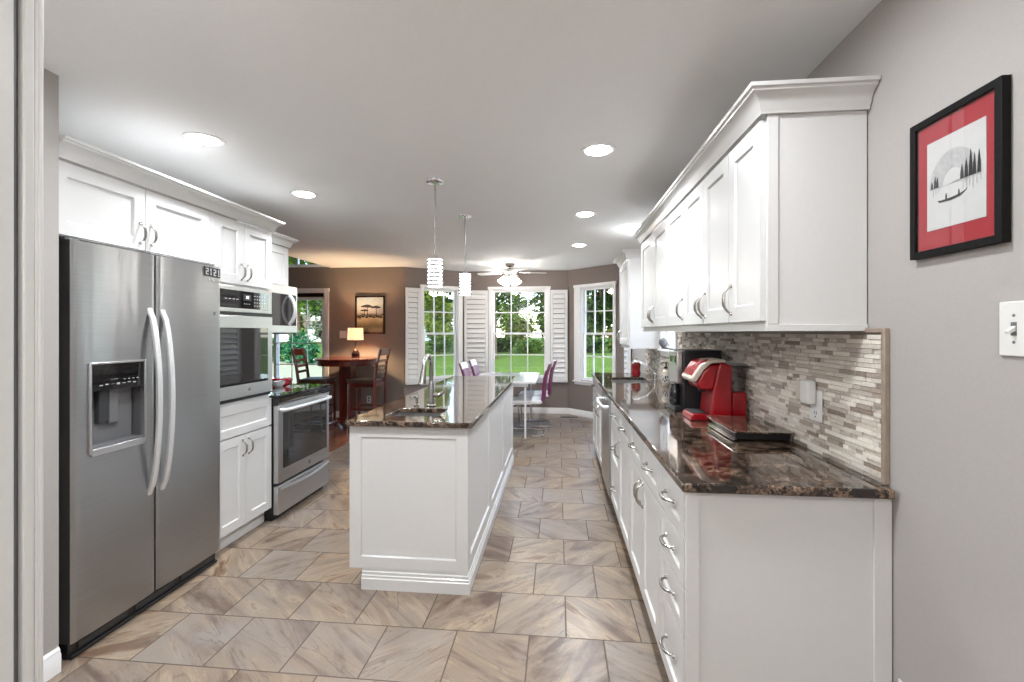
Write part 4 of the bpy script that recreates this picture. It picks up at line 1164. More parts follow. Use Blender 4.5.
m = MB(); pts = [(GX - 0.006, GY0 + 0.03, 0.815), (GX + 0.028, GY0 + 0.04, 0.815)] + [(GX + 0.034 + 0.012 * math.sin(math.pi * i / 8), GY0 + 0.06 + (GY1 - GY0 - 0.12) * i / 8, 0.815) for i in range(9)] + [(GX + 0.028, GY1 - 0.04, 0.815), (GX - 0.006, GY1 - 0.03, 0.815)]
m.tube(pts, 0.0135, 10); m.build('handle', 'satin', gd)
m = MB(); m.cyl((GX - 0.006, 3.60, 0.325), (GX - 0.003, 3.60, 0.325), 0.016, n=16); m.build('badge', 'grey_plastic', gd)
m = MB(); m.box(GX - 0.044, GX - 0.006, GY0 + 0.004, GY1 - 0.004, 0.048, 0.258); gw_ = m.build('drawer', 'steel_trim', r, bevel=0.004)
m = MB(); pts = [(GX - 0.006 + 0.028 * math.sin(math.pi * i / 12), GY0 + 0.02 + (GY1 - GY0 - 0.04) * i / 12, 0.235 - 0.012 * math.sin(math.pi * i / 12)) for i in range(13)]
m.tube(pts, 0.014, 8); m.build('handle', 'steel_trim', gw_)
m = MB(); m.box(GX - 0.10, GX - 0.06, GY0 + 0.01, GY1 - 0.01, 0.002, 0.05); m.build('toe_kick', 'black', r)
# dishes on the cooktop
r = thing('baking_dish', (-2.45, 3.80, 0.926), 'red glazed baking dish at the back of the cooktop', 'dish')
m = MB(); m.prism([(-2.54, 3.77), (-2.38, 3.77), (-2.36, 3.79), (-2.36, 3.88), (-2.38, 3.90), (-2.54, 3.90), (-2.56, 3.88), (-2.56, 3.79)], 0.9265, 0.985, 'z'); m.build('body', 'red_glaze', r, bevel=0.008)
m = MB(); m.box(-2.362, -2.335, 3.81, 3.86, 0.965, 0.978); m.build('handle', 'red_glaze', r, bevel=0.004)
r = thing('oval_bowl', (-2.36, 3.69, 0.926), 'small white oval bowl in front of the red baking dish on the cooktop', 'bowl')
m = MB(); m.M = Matrix.Translation((-2.36, 3.69, 0.9265)) @ Matrix.Diagonal((0.8, 1.35, 1, 1))
m.lathe([(0.001, 0.0), (0.025, 0.0), (0.045, 0.02), (0.052, 0.045), (0.049, 0.046), (0.04, 0.024), (0.001, 0.008)], (0, 0, 0), 22); m.build('body', 'white_leather', r)
m = MB(); m.M = Matrix.Translation((-2.36, 3.69, 0.9265)) @ Matrix.Diagonal((0.8, 1.35, 1, 1)); m.ring((0, 0, 0.046), 0.0505, 0.003, 28, 6); m.build('rim', 'charcoal', r)

# microwave and the cabinet above
r = thing('microwave', (-2.5, 3.55, 1.375), 'stainless over-the-range microwave with a curved handle', 'microwave')
MX = -2.335
m = MB(); m.box(LB, MX - 0.03, GY0 + 0.002, GY1 - 0.002, 1.378, 1.790); m.build('body', 'charcoal', r)
m = MB(); m.box(MX - 0.029, MX, GY0 + 0.002, GY1 - 0.002, 1.382, 1.790); md = m.build('door', 'steel_trim', r, bevel=0.004)
m = MB(); m.box(MX, MX + 0.003, GY0 + 0.03, GY1 - 0.025, 1.445, 1.715); m.build('window', 'oven_glass', md)
m = MB(); N = 12; pts = [(MX + 0.002 + 0.055 * math.sin(math.pi * i / N) ** 0.7, 3.80, 1.455 + 0.25 * i / N) for i in range(N + 1)]; m.tube(pts, 0.016, 10); m.build('handle', 'satin', md)
m = MB(); m.box(LB + 0.05, MX - 0.05, GY0 + 0.05, GY1 - 0.05, 1.371, 1.3775); m.build('vent_grille', 'black', r)
m = MB(); m.cyl((MX - 0.001, 3.55, 1.412), (MX + 0.0015, 3.55, 1.412), 0.009, n=12); m.build('badge', 'grey_plastic', md)
r = thing('upper_cabinet', (-2.57, 3.55, 1.80), 'white two-door cabinet above the microwave', 'cabinet')
carcass(r, 'L', -2.44, LB, 3.170, 3.932, 1.795, 2.15)
door(r, 'L', -2.44, 3.172, 3.55, 1.80, 2.14, ('f', 'bot'), hl=0.09); door(r, 'L', -2.44, 3.552, 3.930, 1.80, 2.14, ('n', 'bot'), hl=0.09)
crown([(LF + 0.0245, 1.70), (LF + 0.0245, 3.1725), (-2.40, 3.1725)], 2.120, 1, 'white crown moulding over the refrigerator and wall oven')
crown([(-2.4185, 3.25), (-2.4185, 3.934), (LB + 0.02, 3.934)], 2.148, 1, 'white crown moulding on the cabinet above the microwave')

# ------------------------------------------------------------------ island
IX0, IX1, IY0, IY1 = -1.128, -0.475, 2.402, 4.875
r = thing('kitchen_island', (-0.8, 3.69, 0), 'long white panelled kitchen island in the middle of the kitchen', 'island')
SKX0, SKX1, SKY0, SKY1 = -0.975, -0.675, 2.535, 2.79
m = MB()
m.box(IX0 + 0.02, IX1 - 0.02, IY0 + 0.02, IY1 - 0.02, 0.105, 0.66)
m.box(IX0 + 0.02, IX1 - 0.02, 2.86, IY1 - 0.02, 0.66, 0.885)
m.box(IX0 + 0.02, IX0 + 0.06, IY0 + 0.02, 2.86, 0.66, 0.885); m.box(IX1 - 0.06, IX1 - 0.02, IY0 + 0.02, 2.86, 0.66, 0.885); m.box(IX0 + 0.06, IX1 - 0.06, IY0 + 0.02, IY0 + 0.06, 0.66, 0.885)
m.build('carcass', 'white', r, smooth=0)
m = MB()   # near end panel
m.M = Matrix(((1, 0, 0, IX0), (0, -1, 0, IY0 + 0.02), (0, 0, 1, 0.11), (0, 0, 0, 1)))
m.shaker(IX1 - IX0 - 0.0005, 0.774, 0.02, 0.062, 0.010, 0.062); m.build('end_panel', 'white', r, smooth=0)
m = MB(); m.M = Matrix(((-1, 0, 0, IX1), (0, 1, 0, IY1 - 0.02), (0, 0, 1, 0.11), (0, 0, 0, 1)))
m.shaker(IX1 - IX0, 0.774, 0.02, 0.062, 0.010, 0.062); m.build('end_panel', 'white', r, smooth=0)
nP = 3; Ls = (IY1 - IY0 - 0.042) / nP
for k in range(nP):
    y0 = IY0 + 0.021 + Ls * k
    m = MB(); m.M = face_matrix((IX1 - 0.02, y0, 0.11), 'L'); m.shaker(Ls - 0.0005, 0.774, 0.02, 0.055, 0.010, 0.062); m.build('side_panel', 'white', r, smooth=0)
for k in range(5):
    Ld = (IY1 - IY0 - 0.05) / 5; y0 = IY0 + 0.024 + Ld * k
    door(r, 'R', IX0 + 0.02, y0, y0 + Ld, 0.112, 0.878, ('f' if k % 2 == 0 else 'n', 'top'))
BM = [(0, 0), (0.016, 0), (0.016, 0.058), (0.012, 0.062), (0.012, 0.074), (0.008, 0.078), (0.008, 0.092), (0.003, 0.096), (0.003, 0.108), (0, 0.108)]
m = MB(); q = 0.006
m.sweep([(IX0 + 0.07, IY0 + q), (IX1 - q, IY0 + q), (IX1 - q, IY1 - q), (IX0 + 0.07, IY1 - q)], BM, 0.0, side=1)
m.build('base_moulding', 'white', r, smooth=30)
m = MB(); m.box(IX0 + 0.072, IX1 - 0.03, IY0 + 0.03, IY1 - 0.03, 0.0, 0.104); m.build('plinth', 'white', r, smooth=0)
m = MB(); slab_hole(m, -1.137, -0.445, 2.362, 4.90, 0.8855, 0.9155, SKX0, SKX1, SKY0, SKY1)
tag(m.build('countertop', 'granite', bevel=0.006), 'dark granite countertop on the kitchen island', 'countertop')
basin('sink', SKX0, SKX1, SKY0, SKY1, 0.885, 0.17, 'small stainless prep sink in the island top')
r = thing('faucet', (-0.81, 2.885, CTZ), 'brushed nickel gooseneck faucet on the island', 'faucet')
fx_, fy_ = -0.81, 2.885
m = MB(); m.lathe([(0.030, 0), (0.031, 0.006), (0.026, 0.012), (0.024, 0.05), (0.021, 0.10), (0.016, 0.15), (0.014, 0.16)], (fx_, fy_, CTZ), 20); m.build('body', 'nickel', r)
m = MB(); pts = [(fx_, fy_, CTZ + 0.155), (fx_, fy_, CTZ + 0.25)] + [(fx_ - 0.01 * (1 - math.cos(math.pi * i / 8)) / 2, fy_ - 0.06 + 0.06 * math.cos(math.pi * i / 8), CTZ + 0.25 + 0.075 * math.sin(math.pi * i / 8)) for i in range(1, 9)]
pts += [(fx_ - 0.012, fy_ - 0.122, CTZ + 0.225)]
m.tube(pts, 0.0145, 12); m.build('neck', 'nickel', r)
m = MB(); m.tube([(fx_ - 0.012, fy_ - 0.121, CTZ + 0.245), (fx_ - 0.015, fy_ - 0.126, CTZ + 0.20), (fx_ - 0.020, fy_ - 0.132, CTZ + 0.155)], [0.016, 0.019, 0.024], 14); m.build('spray_head', 'nickel', r)
m = MB(); m.tube([(fx_ + 0.015, fy_, CTZ + 0.075), (fx_ + 0.05, fy_ - 0.005, CTZ + 0.068), (fx_ + 0.085, fy_ - 0.01, CTZ + 0.09), (fx_ + 0.095, fy_ - 0.012, CTZ + 0.115), (fx_ + 0.085, fy_ - 0.012, CTZ + 0.135)], [0.016, 0.014, 0.011, 0.008, 0.006], 12); m.build('lever', 'nickel', r)
r = thing('soap_dispenser', (-0.905, 2.885, CTZ), 'small nickel soap dispenser beside the island faucet', 'dispenser')
m = MB(); m.lathe([(0.018, 0), (0.018, 0.006), (0.010, 0.012), (0.009, 0.045), (0.014, 0.05), (0.012, 0.065), (0.001, 0.067)], (-0.905, 2.885, CTZ), 16); m.build('body', 'nickel', r)
m = MB(); m.tube([(-0.905, 2.885, CTZ + 0.058), (-0.925, 2.85, CTZ + 0.066), (-0.93, 2.83, CTZ + 0.058)], [0.007, 0.006, 0.005], 8); m.build('spout', 'nickel', r)

# ------------------------------------------------------------------ ceiling lights
def can_light(x, y, label, k=1.0, spread=142):
    r = thing('recessed_light', (x, y, CZ), label, 'ceiling light', 'recessed ceiling downlights')
    m = MB(); m.lathe([(0.072, -0.002), (0.092, -0.006), (0.100, -0.004), (0.100, 0.0), (0.072, 0.0)], (x, y, CZ - 0.0005), 32, caps=False); m.build('trim_ring', 'trim', r)
    m = MB(); m.lathe([(0.001, -0.012), (0.04, -0.0115), (0.062, -0.009), (0.070, -0.004), (0.070, -0.0010), (0.001, -0.0010)], (x, y, CZ - 0.0005), 32); m.build('lens', 'can', r)
    ld = bpy.data.lights.new('downlight_beam', 'AREA')
    ld.shape = 'DISK'; ld.size = 0.13; ld.energy = CAN_POWER * k; ld.spread = R(spread); ld.color = (0.93, 0.985, 1.04)
    lo = bpy.data.objects.new('downlight_beam', ld); COL.objects.link(lo); lo.parent = r; lo.location = (0, 0, -0.016)
    return r
can_light(-1.918, 2.33, 'bright round downlight above the refrigerator, nearer of the two on the left', 0.48)
can_light(-1.922, 3.325, 'bright round downlight above the range, farther of the two on the left', 0.85)
can_light(0.232, 2.69, 'largest round downlight right of centre, nearest the camera in the right-hand line', 0.66)
can_light(0.240, 4.138, 'middle round downlight of the three in line on the right-hand ceiling', 0.66)
can_light(0.252, 5.605, 'farthest round downlight in the right-hand line, nearest the bay windows')
can_light(0.765, 4.655, 'round downlight close above the end of the upper cabinets, over the sink', 0.3)
for x, y, k, lab in ((0.235, 1.27, 0.62, 'round downlight in the right-hand line, just above the camera'), (-1.1, 1.15, 1.3, 'round downlight in front of the refrigerator, out of the picture above'), (0.1, -0.8, 1.0, 'unseen round downlight added in the hall behind the camera')):  # the hall one is an unseen source added for light
    can_light(x, y, lab, k, 176)
# unseen globe lamp added behind the camera to fill in light
r = thing('pendant_light', (-0.35, -1.3, 1.95), 'round white globe lamp added as unseen fill light in the hall behind the camera', 'pendant lamp')
m = MB(); m.lathe([(0.17 * math.sin(math.pi * i / 16) + 0.0005, -0.17 * math.cos(math.pi * i / 16)) for i in range(17)], (-0.35, -1.3, 1.98), 28); m.build('globe', 'globe', r)
m = MB(); m.cyl((-0.35, -1.3, 2.15), (-0.35, -1.3, CZ - 0.02), 0.006, n=8); m.build('rod', 'nickel', r)
m = MB(); m.lathe([(0.001, -0.02), (0.06, -0.02), (0.065, -0.0005), (0.001, -0.0005)], (-0.35, -1.3, CZ), 20); m.build('canopy', 'nickel', r)
# pendants
def pendant(x, y, z0, z1, label):
    r = thing('pendant_light', (x, y, z0), label, 'pendant lamp', 'pendant lamps over the island')
    m = MB(); m.lathe([(0.001, -0.022), (0.02, -0.022), (0.058, -0.016), (0.064, -0.006), (0.064, -0.0005), (0.001, -0.0005)], (x, y, CZ), 24); m.build('canopy', 'chrome', r)
    m = MB(); m.cyl((x, y, z1 + 0.01), (x, y, CZ - 0.02), 0.006, n=10); m.build('rod', 'nickel', r)
    m = MB(); m.lathe([(0.001, 0.022), (0.014, 0.02), (0.02, 0.006), (0.052, 0.003), (0.052, 0.0), (0.001, 0.0)], (x, y, z1), 20); m.build('cap', 'chrome', r)
    m = MB(); m.lathe([(0.001, z0 + 0.003), (0.048, z0 + 0.003), (0.048, z1 - 0.001), (0.001, z1 - 0.001)], (x, y, 0), 28); m.build('shade', 'pend_glass', r)
    nb = 7
    for k in range(nb):
        zz = z0 + (z1 - z0) * (k + 0.5) / nb
        m = MB(); m.lathe([(0.0485, -0.006), (0.055, -0.007), (0.057, 0.0), (0.055, 0.007), (0.0485, 0.006)], (x, y, zz), 28, caps=False); m.build('band', 'dark_nickel', r)
    return r
pendant(-0.848, 3.12, 1.70, 1.89, 'banded glass pendant lamp over the island, nearer and larger one')
pendant(-0.834, 4.085, 1.72, 1.91, 'banded glass pendant lamp over the island, farther one')
# ceiling fan
fx_, fy_ = -0.735, 7.02
r = thing('ceiling_fan', (fx_, fy_, 2.2), 'white and nickel ceiling fan with lit glass shades, over the dining table', 'ceiling fan')
m = MB(); m.lathe([(0.001, 0.0), (0.075, 0.0), (0.075, -0.02), (0.06, -0.045), (0.03, -0.055), (0.02, -0.06), (0.02, -0.075), (0.001, -0.076)], (fx_, fy_, CZ - 0.0005), 24); m.build('canopy', 'nickel', r)
m = MB(); m.lathe([(0.02, -0.07), (0.08, -0.085), (0.115, -0.105), (0.12, -0.135), (0.10, -0.155), (0.055, -0.165), (0.05, -0.20), (0.03, -0.215), (0.001, -0.216)], (fx_, fy_, CZ), 28); m.build('motor', 'nickel', r)
for k in range(5):
    a = R(14 + 72 * k); ca, sa = math.cos(a), math.sin(a)
    MM = Matrix.Translation((fx_, fy_, CZ - 0.135)) @ Matrix.Rotation(a, 4, 'Z') @ Matrix.Rotation(R(9), 4, 'X')
    m = MB(); m.M = MM
    m.prism([(0.16, -0.05), (0.30, -0.062), (0.50, -0.066), (0.56, -0.055), (0.575, 0.0), (0.56, 0.055), (0.50, 0.066), (0.30, 0.062), (0.16, 0.05)], -0.004, 0.004, 'z')
    bl = m.build('blade', 'trim', r, bevel=0.002)
    m = MB(); m.M = MM; m.prism([(0.09, -0.015), (0.17, -0.03), (0.20, -0.03), (0.20, 0.03), (0.17, 0.03), (0.09, 0.015)], 0.005, 0.011, 'z'); m.build('blade_arm', 'nickel', bl)
for k in range(4):
    a = R(35 + 90 * k); ca, sa = math.cos(a), math.sin(a)
    m = MB(); m.tube([(fx_ + 0.03 * ca, fy_ + 0.03 * sa, CZ - 0.205), (fx_ + 0.07 * ca, fy_ + 0.07 * sa, CZ - 0.20), (fx_ + 0.085 * ca, fy_ + 0.085 * sa, CZ - 0.215)], 0.009, 8); sk = m.build('lamp_arm', 'nickel', r)
    m = MB(); m.M = Matrix.Translation((fx_ + 0.083 * ca, fy_ + 0.083 * sa, CZ - 0.21)) @ Matrix.Rotation(a, 4, 'Z') @ Matrix.Rotation(R(-35), 4, 'Y')
    m.lathe([(0.02, 0.0), (0.03, -0.02), (0.042, -0.05), (0.05, -0.085), (0.062, -0.11), (0.058, -0.108), (0.046, -0.085), (0.001, -0.08)], (0, 0, 0), 18); m.build('glass_shade', 'fan_glass', r)
m = MB(); m.cyl((fx_ + 0.02, fy_, CZ - 0.33), (fx_ + 0.02, fy_, CZ - 0.21), 0.0015, n=6); m.build('pull_chain', 'nickel', r)

# ------------------------------------------------------------------ dining table and cantilever chairs
TX0, TX1, TYa, TYb, TZ = -1.20, -0.285, 5.95, 7.32, 0.745
r = thing('dining_table', (-0.74, 6.64, 0), 'white glossy rectangular dining table in the bay', 'table')
m = MB(); m.box(TX0, TX1, TYa, TYb, TZ - 0.03, TZ); m.build('tabletop', 'table_white', r, bevel=0.004)
m = MB(); m.box(TX0 + 0.1, TX1 - 0.1, TYa + 0.02, TYb - 0.02, TZ - 0.07, TZ - 0.031); m.build('apron', 'chrome', r)
for x, y in ((TX0 + 0.14, TYa + 0.045), (TX1 - 0.14, TYa + 0.045), (TX0 + 0.14, TYb - 0.045), (TX1 - 0.14, TYb - 0.045)):
    m = MB(); m.box(x - 0.013, x + 0.013, y - 0.013, y + 0.013, 0.0, TZ - 0.071); m.build('leg', 'white_leather', r, bevel=0.003)
def cantilever_chair():
    r = thing('dining_chair', (0, 0, 0), 'x', 'chair', 'purple and white cantilever chairs at the dining table')
    W = 0.215       # faces +X, seat centre at x=0
    m = MB(); 
    side = lambda s: [(-0.20, s * W, 0.44), (0.17, s * W, 0.425), (0.215, s * W, 0.40), (0.225, s * W, 0.36), (0.20, s * W, 0.04), (0.18, s * W, 0.014), (0.14, s * W, 0.012), (-0.20, s * W, 0.012)]
    path = side(1) + [(-0.235, W - 0.03, 0.012), (-0.235, -W + 0.03, 0.012)] + side(-1)[::-1]
    m.tube(path, 0.0105, 10); m.build('frame', 'chrome', r)
    m = MB()
    pr = [(-0.22, 0.445), (-0.10, 0.438), (0.10, 0.440), (0.20, 0.436), (0.225, 0.445), (0.22, 0.468), (0.10, 0.480), (-0.10, 0.482), (-0.20, 0.486), (-0.225, 0.47)]
    m.prism(pr, -0.225, 0.225, 'y'); m.build('seat', 'white_leather', r, bevel=0.008)
    m = MB(); m.box(-0.21, 0.20, -0.20, 0.20, 0.420, 0.436); m.build('seat_base', 'black', r, bevel=0.004)
    # back shell: curved in profile and in plan
    prof = [(-0.205, 0.430), (-0.235, 0.46), (-0.245, 0.55), (-0.25, 0.66), (-0.265, 0.78), (-0.295, 0.88), (-0.325, 0.965)]
    def shell(z_lo, z_hi, off0, off1, name, mat, half=0.215):
        pp_ = [p_ for p_ in prof if z_lo - 1e-6 <= p_[1] <= z_hi + 1e-6]
        vs = []; fs = []; n = 9
        for off in (off0, off1):
            for x, z in pp_:
                for j in range(n):
                    u = -1 + 2 * j / (n - 1)
                    vs.append((x + off + 0.03 * (u * u - 0.4), u * half, z))
        k = len(pp_)
        def I(o, i, j): return o * k * n + i * n + j
        for o in (0, 1):
            for i in range(k - 1):
                for j in range(n - 1): fs.append((I(o, i, j), I(o, i, j + 1), I(o, i + 1, j + 1), I(o, i + 1, j)))
        for i in range(k - 1):
            for j in (0, n - 1): fs.append((I(0, i, j), I(0, i + 1, j), I(1, i + 1, j), I(1, i, j)))
        for j in range(n - 1):
            for i in (0, k - 1): fs.append((I(0, i, j), I(0, i, j + 1), I(1, i, j + 1), I(1, i, j)))
        q = MB(); q.add(vs, fs); return q.build(name, mat, r, smooth=50)
    shell(0.43, 0.97, -0.014, 0.0, 'back_shell', 'purple')
    shell(0.87, 0.97, 0.001, 0.012, 'back_pad', 'white_leather', 0.20)
    shell(0.46, 0.89, 0.001, 0.012, 'back_pad', 'purple', 0.20)
    return r
ch = cantilever_chair()
LABS = [('purple-backed cantilever chair on the right of the dining table, nearer the camera', (-0.43, 6.30), 180),
        ('purple-backed cantilever chair on the right of the dining table, nearer the window', (-0.36, 6.93), 180),
        ('purple and white cantilever chair on the left of the dining table, nearer the camera', (-1.01, 6.30), 0),
        ('purple and white cantilever chair on the left of the dining table, nearer the window', (-0.99, 6.90), 0)]
for k, (lb_, (x, y), a) in enumerate(LABS):
    if k == 0:
        ch.location = (x, y, 0); ch.rotation_euler = (0, 0, R(a)); ch['label'] = lb_
    else: dup(ch, (x, y, 0), lb_, R(a))

# floor register
r = thing('floor_vent', (0.20, 7.60, 0.0), 'dark metal floor vent by the bay baseboard', 'vent')
m = MB(); m.box(0.05, 0.33, 7.52, 7.62, 0.0005, 0.006); m.build('frame', 'charcoal', r)
m = MB()
for i in range(9): m.box(0.065 + 0.029 * i, 0.078 + 0.029 * i, 7.53, 7.61, 0.006, 0.009)
m.build('slats', 'grey_plastic', r)

# ------------------------------------------------------------------ bar table, stools, lamp, wall picture
BTX, BTY, BTZ = -3.14, 6.62, 1.0
r = thing('bar_table', (BTX, BTY, 0), 'round cherry-wood high table by the patio door', 'table')
m = MB(); m.lathe([(0.001, BTZ - 0.03), (0.44, BTZ - 0.03), (0.465, BTZ - 0.024), (0.472, BTZ - 0.012), (0.465, BTZ), (0.001, BTZ)], (BTX, BTY, 0), 48); m.build('tabletop', 'cherry_top', r)
m = MB(); m.lathe([(0.41, BTZ - 0.10), (0.425, BTZ - 0.10), (0.425, BTZ - 0.031), (0.41, BTZ - 0.031)], (BTX, BTY, 0), 40, caps=False); m.build('apron', 'cherry', r)
m = MB(); m.prism([(BTX - 0.09, BTY - 0.09), (BTX + 0.09, BTY - 0.09), (BTX + 0.09, BTY + 0.09), (BTX - 0.09, BTY + 0.09)], 0.07, BTZ - 0.031); m.box(BTX - 0.11, BTX + 0.11, BTY - 0.11, BTY + 0.11, 0.06, 0.12); m.box(BTX - 0.105, BTX + 0.105, BTY - 0.105, BTY + 0.105, BTZ - 0.09, BTZ - 0.04); m.build('pedestal', 'cherry', r, bevel=0.006)
for a in range(4):
    m = MB(); m.M = Matrix.Translation((BTX, BTY, 0)) @ Matrix.Rotation(R(45 + 90 * a), 4, 'Z')
    m.prism([(0.09, 0.10), (0.30, 0.045), (0.36, 0.04), (0.36, 0.0), (0.30, 0.0), (0.28, 0.02), (0.09, 0.05)], -0.035, 0.035, 'y'); m.build('foot', 'cherry', r, bevel=0.004)
def bar_stool():
    r = thing('bar_stool', (0, 0, 0), 'x', 'bar stool', 'ladder-back stools at the round high table')
    SH = 0.70; W = 0.20; D_ = 0.20     # faces +X
    for s in (1, -1):
        m = MB(); m.tube([(0.19, s * 0.185, 0.0), (0.18, s * 0.18, SH - 0.05)], [0.019, 0.022], 4); m.build('leg', 'cherry', r, smooth=0)
        m = MB(); m.tube([(-0.21, s * 0.185, 0.0), (-0.195, s * 0.18, SH * 0.6), (-0.195, s * 0.18, SH), (-0.225, s * 0.18, SH + 0.22), (-0.28, s * 0.18, SH + 0.45)], [0.019, 0.023, 0.024, 0.022, 0.018], 4); m.build('leg', 'cherry', r, smooth=0)
    m = MB(); m.box(-0.19, 0.19, -0.185, -0.165, SH - 0.09, SH - 0.03); m.box(-0.19, 0.19, 0.165, 0.185, SH - 0.09, SH - 0.03); m.box(0.165, 0.185, -0.165, 0.165, SH - 0.09, SH - 0.03); m.box(-0.20, -0.18, -0.165, 0.165, SH - 0.09, SH - 0.03); m.build('apron', 'cherry', r, bevel=0.003)
    m = MB(); m.prism([(-0.18, -0.19), (0.19, -0.205), (0.21, -0.18), (0.21, 0.18), (0.19, 0.205), (-0.18, 0.19)], SH - 0.03, SH + 0.02, 'z'); m.build('seat', 'seat_leather', r, bevel=0.012, seg=3)
    for z_, x_ in ((SH + 0.12, -0.212), (SH + 0.20, -0.224), (SH + 0.28, -0.240)):
        m = MB(); m.box(x_ - 0.008, x_ + 0.008, -0.165, 0.165, z_ - 0.018, z_ + 0.018); m.build('slat', 'cherry', r, bevel=0.003)
    m = MB(); m.prism([(-0.272, SH + 0.355), (-0.256, SH + 0.35), (-0.274, SH + 0.45), (-0.29, SH + 0.452)], -0.175, 0.175, 'y'); m.build('top_rail', 'cherry', r, bevel=0.003)
    for a, b in (((0.185, -0.18, 0.20), (0.185, 0.18, 0.20)), ((-0.205, -0.18, 0.28), (-0.205, 0.18, 0.28)), ((0.187, -0.182, 0.30), (-0.2, -0.182, 0.30)), ((0.187, 0.182, 0.30), (-0.2, 0.182, 0.30))):
        m = MB(); m.cyl(a, b, 0.011, n=8); m.build('stretcher', 'cherry', r)
    return r
bsx = bar_stool()
bsx.location = (-2.76, 6.42, 0); bsx.rotation_euler = (0, 0, R(180)); bsx['label'] = 'cherry-wood ladder-back stool on the right of the round high table'
dup(bsx, (-3.50, 6.40, 0), 'dark ladder-back stool on the left of the round high table, against the patio door', R(8))
# lamp
lx, ly = -3.09, 6.78
r = thing('table_lamp', (lx, ly, BTZ), 'small lit table lamp with a drum shade on the round high table', 'lamp')
m = MB(); m.lathe([(0.001, 0.001), (0.06, 0.001), (0.062, 0.012), (0.058, 0.02), (0.066, 0.045), (0.055, 0.08), (0.03, 0.115), (0.014, 0.135), (0.010, 0.15), (0.009, 0.26), (0.001, 0.262)], (lx, ly, BTZ), 24); m.build('base', 'bronze', r)
m = MB(); m.lathe([(0.118, 0.268), (0.110, 0.452), (0.107, 0.452), (0.115, 0.268)], (lx, ly, BTZ), 32, caps=False); m.build('lamp_shade', 'shade', r)
m = MB(); m.lathe([(0.001, 0.30), (0.02, 0.31), (0.028, 0.335), (0.02, 0.36), (0.001, 0.37)], (lx, ly, BTZ), 14); m.build('bulb', 'bulb', r)
m = MB(); m.cyl((lx, ly, BTZ + 0.26), (lx, ly, BTZ + 0.30), 0.012, n=10); m.build('socket', 'bronze', r)
# framed savanna picture on the back wall
r = thing('framed_picture', (-3.03, 7.19, 1.36), 'dark-framed landscape picture with flat-topped trees, on the taupe wall above the lamp', 'picture')
ax0, ax1, az0, az1 = -3.27, -2.775, 1.36, 1.975; yb = 7.187
m = MB()
for a, b, c, d in ((ax0, ax0 + 0.025, az0, az1), (ax1 - 0.025, ax1, az0, az1), (ax0 + 0.025, ax1 - 0.025, az0, az0 + 0.025), (ax0 + 0.025, ax1 - 0.025, az1 - 0.025, az1)): m.box(a, b, yb - 0.03, yb, c, d)
m.build('frame', 'bronze', r, bevel=0.003)
m = MB(); m.box(ax0 + 0.025, ax1 - 0.025, yb - 0.012, yb - 0.002, az0 + 0.025, az1 - 0.025); pc = m.build('print', 'print', r)
m = MB()
def crownshape(cx, cz, a, b, n=16): return [(cx + a * math.cos(2 * math.pi * i / n), cz + b * math.sin(2 * math.pi * i / n) * (0.5 if math.sin(2 * math.pi * i / n) < 0 else 1) * (1 + 0.2 * math.sin(5 * i))) for i in range(n)]
for cx, cz, a, b in ((-3.08, 1.80, 0.10, 0.03), (-2.93, 1.785, 0.085, 0.026), (-3.12, 1.735, 0.07, 0.02)):
    m.prism(crownshape(cx, cz, a, b), yb - 0.0135, yb - 0.0122, 'y')
for cx, z1_ in ((-3.07, 1.79), (-2.92, 1.78), (-3.12, 1.73)):
    m.prism([(cx - 0.006, 1.64), (cx + 0.006, 1.64), (cx + 0.004, z1_), (cx - 0.004, z1_)], yb - 0.0135, yb - 0.0122, 'y')
for k in range(7): m.prism(crownshape(-3.2 + 0.06 * k, 1.625 + 0.01 * (k % 2), 0.03, 0.018, 10), yb - 0.0135, yb - 0.0122, 'y')
m.build('painted_trees', 'ink', pc, smooth=0)
m = MB(); m.box(ax0 + 0.025, ax1 - 0.025, yb - 0.022, yb - 0.020, az0 + 0.025, az1 - 0.025); m.build('glass', 'pic_glass', r)
r = thing('light_switch', (-3.46, 7.19, 1.29), 'white switch plate on the taupe wall, left of the lamp shade', 'light switch')
m = MB(); m.box(-3.545, -3.425, 7.183, 7.1895, 1.29, 1.41); m.build('plate', 'white_plastic', r, bevel=0.003)
m = MB()
m.v = []; m.f = []
for x in (-3.515, -3.465):
    m = MB(); m.box(x - 0.012, x + 0.012, 7.180, 7.1835, 1.325, 1.375); m.build('rocker', 'white_plastic', r, bevel=0.001)
r = thing('power_outlet', (-3.05, 7.19, 0.25), 'white outlet low on the taupe wall behind the stool', 'outlet')
m = MB(); m.box(-3.085, -3.015, 7.183, 7.1895, 0.24, 0.355); m.build('plate', 'white_plastic', r, bevel=0.003)
m = MB()
for z_ in (0.262, 0.305): m.box(-3.067, -3.033, 7.1815, 7.1835, z_, z_ + 0.03)
m.build('sockets', 'grey_plastic', r)

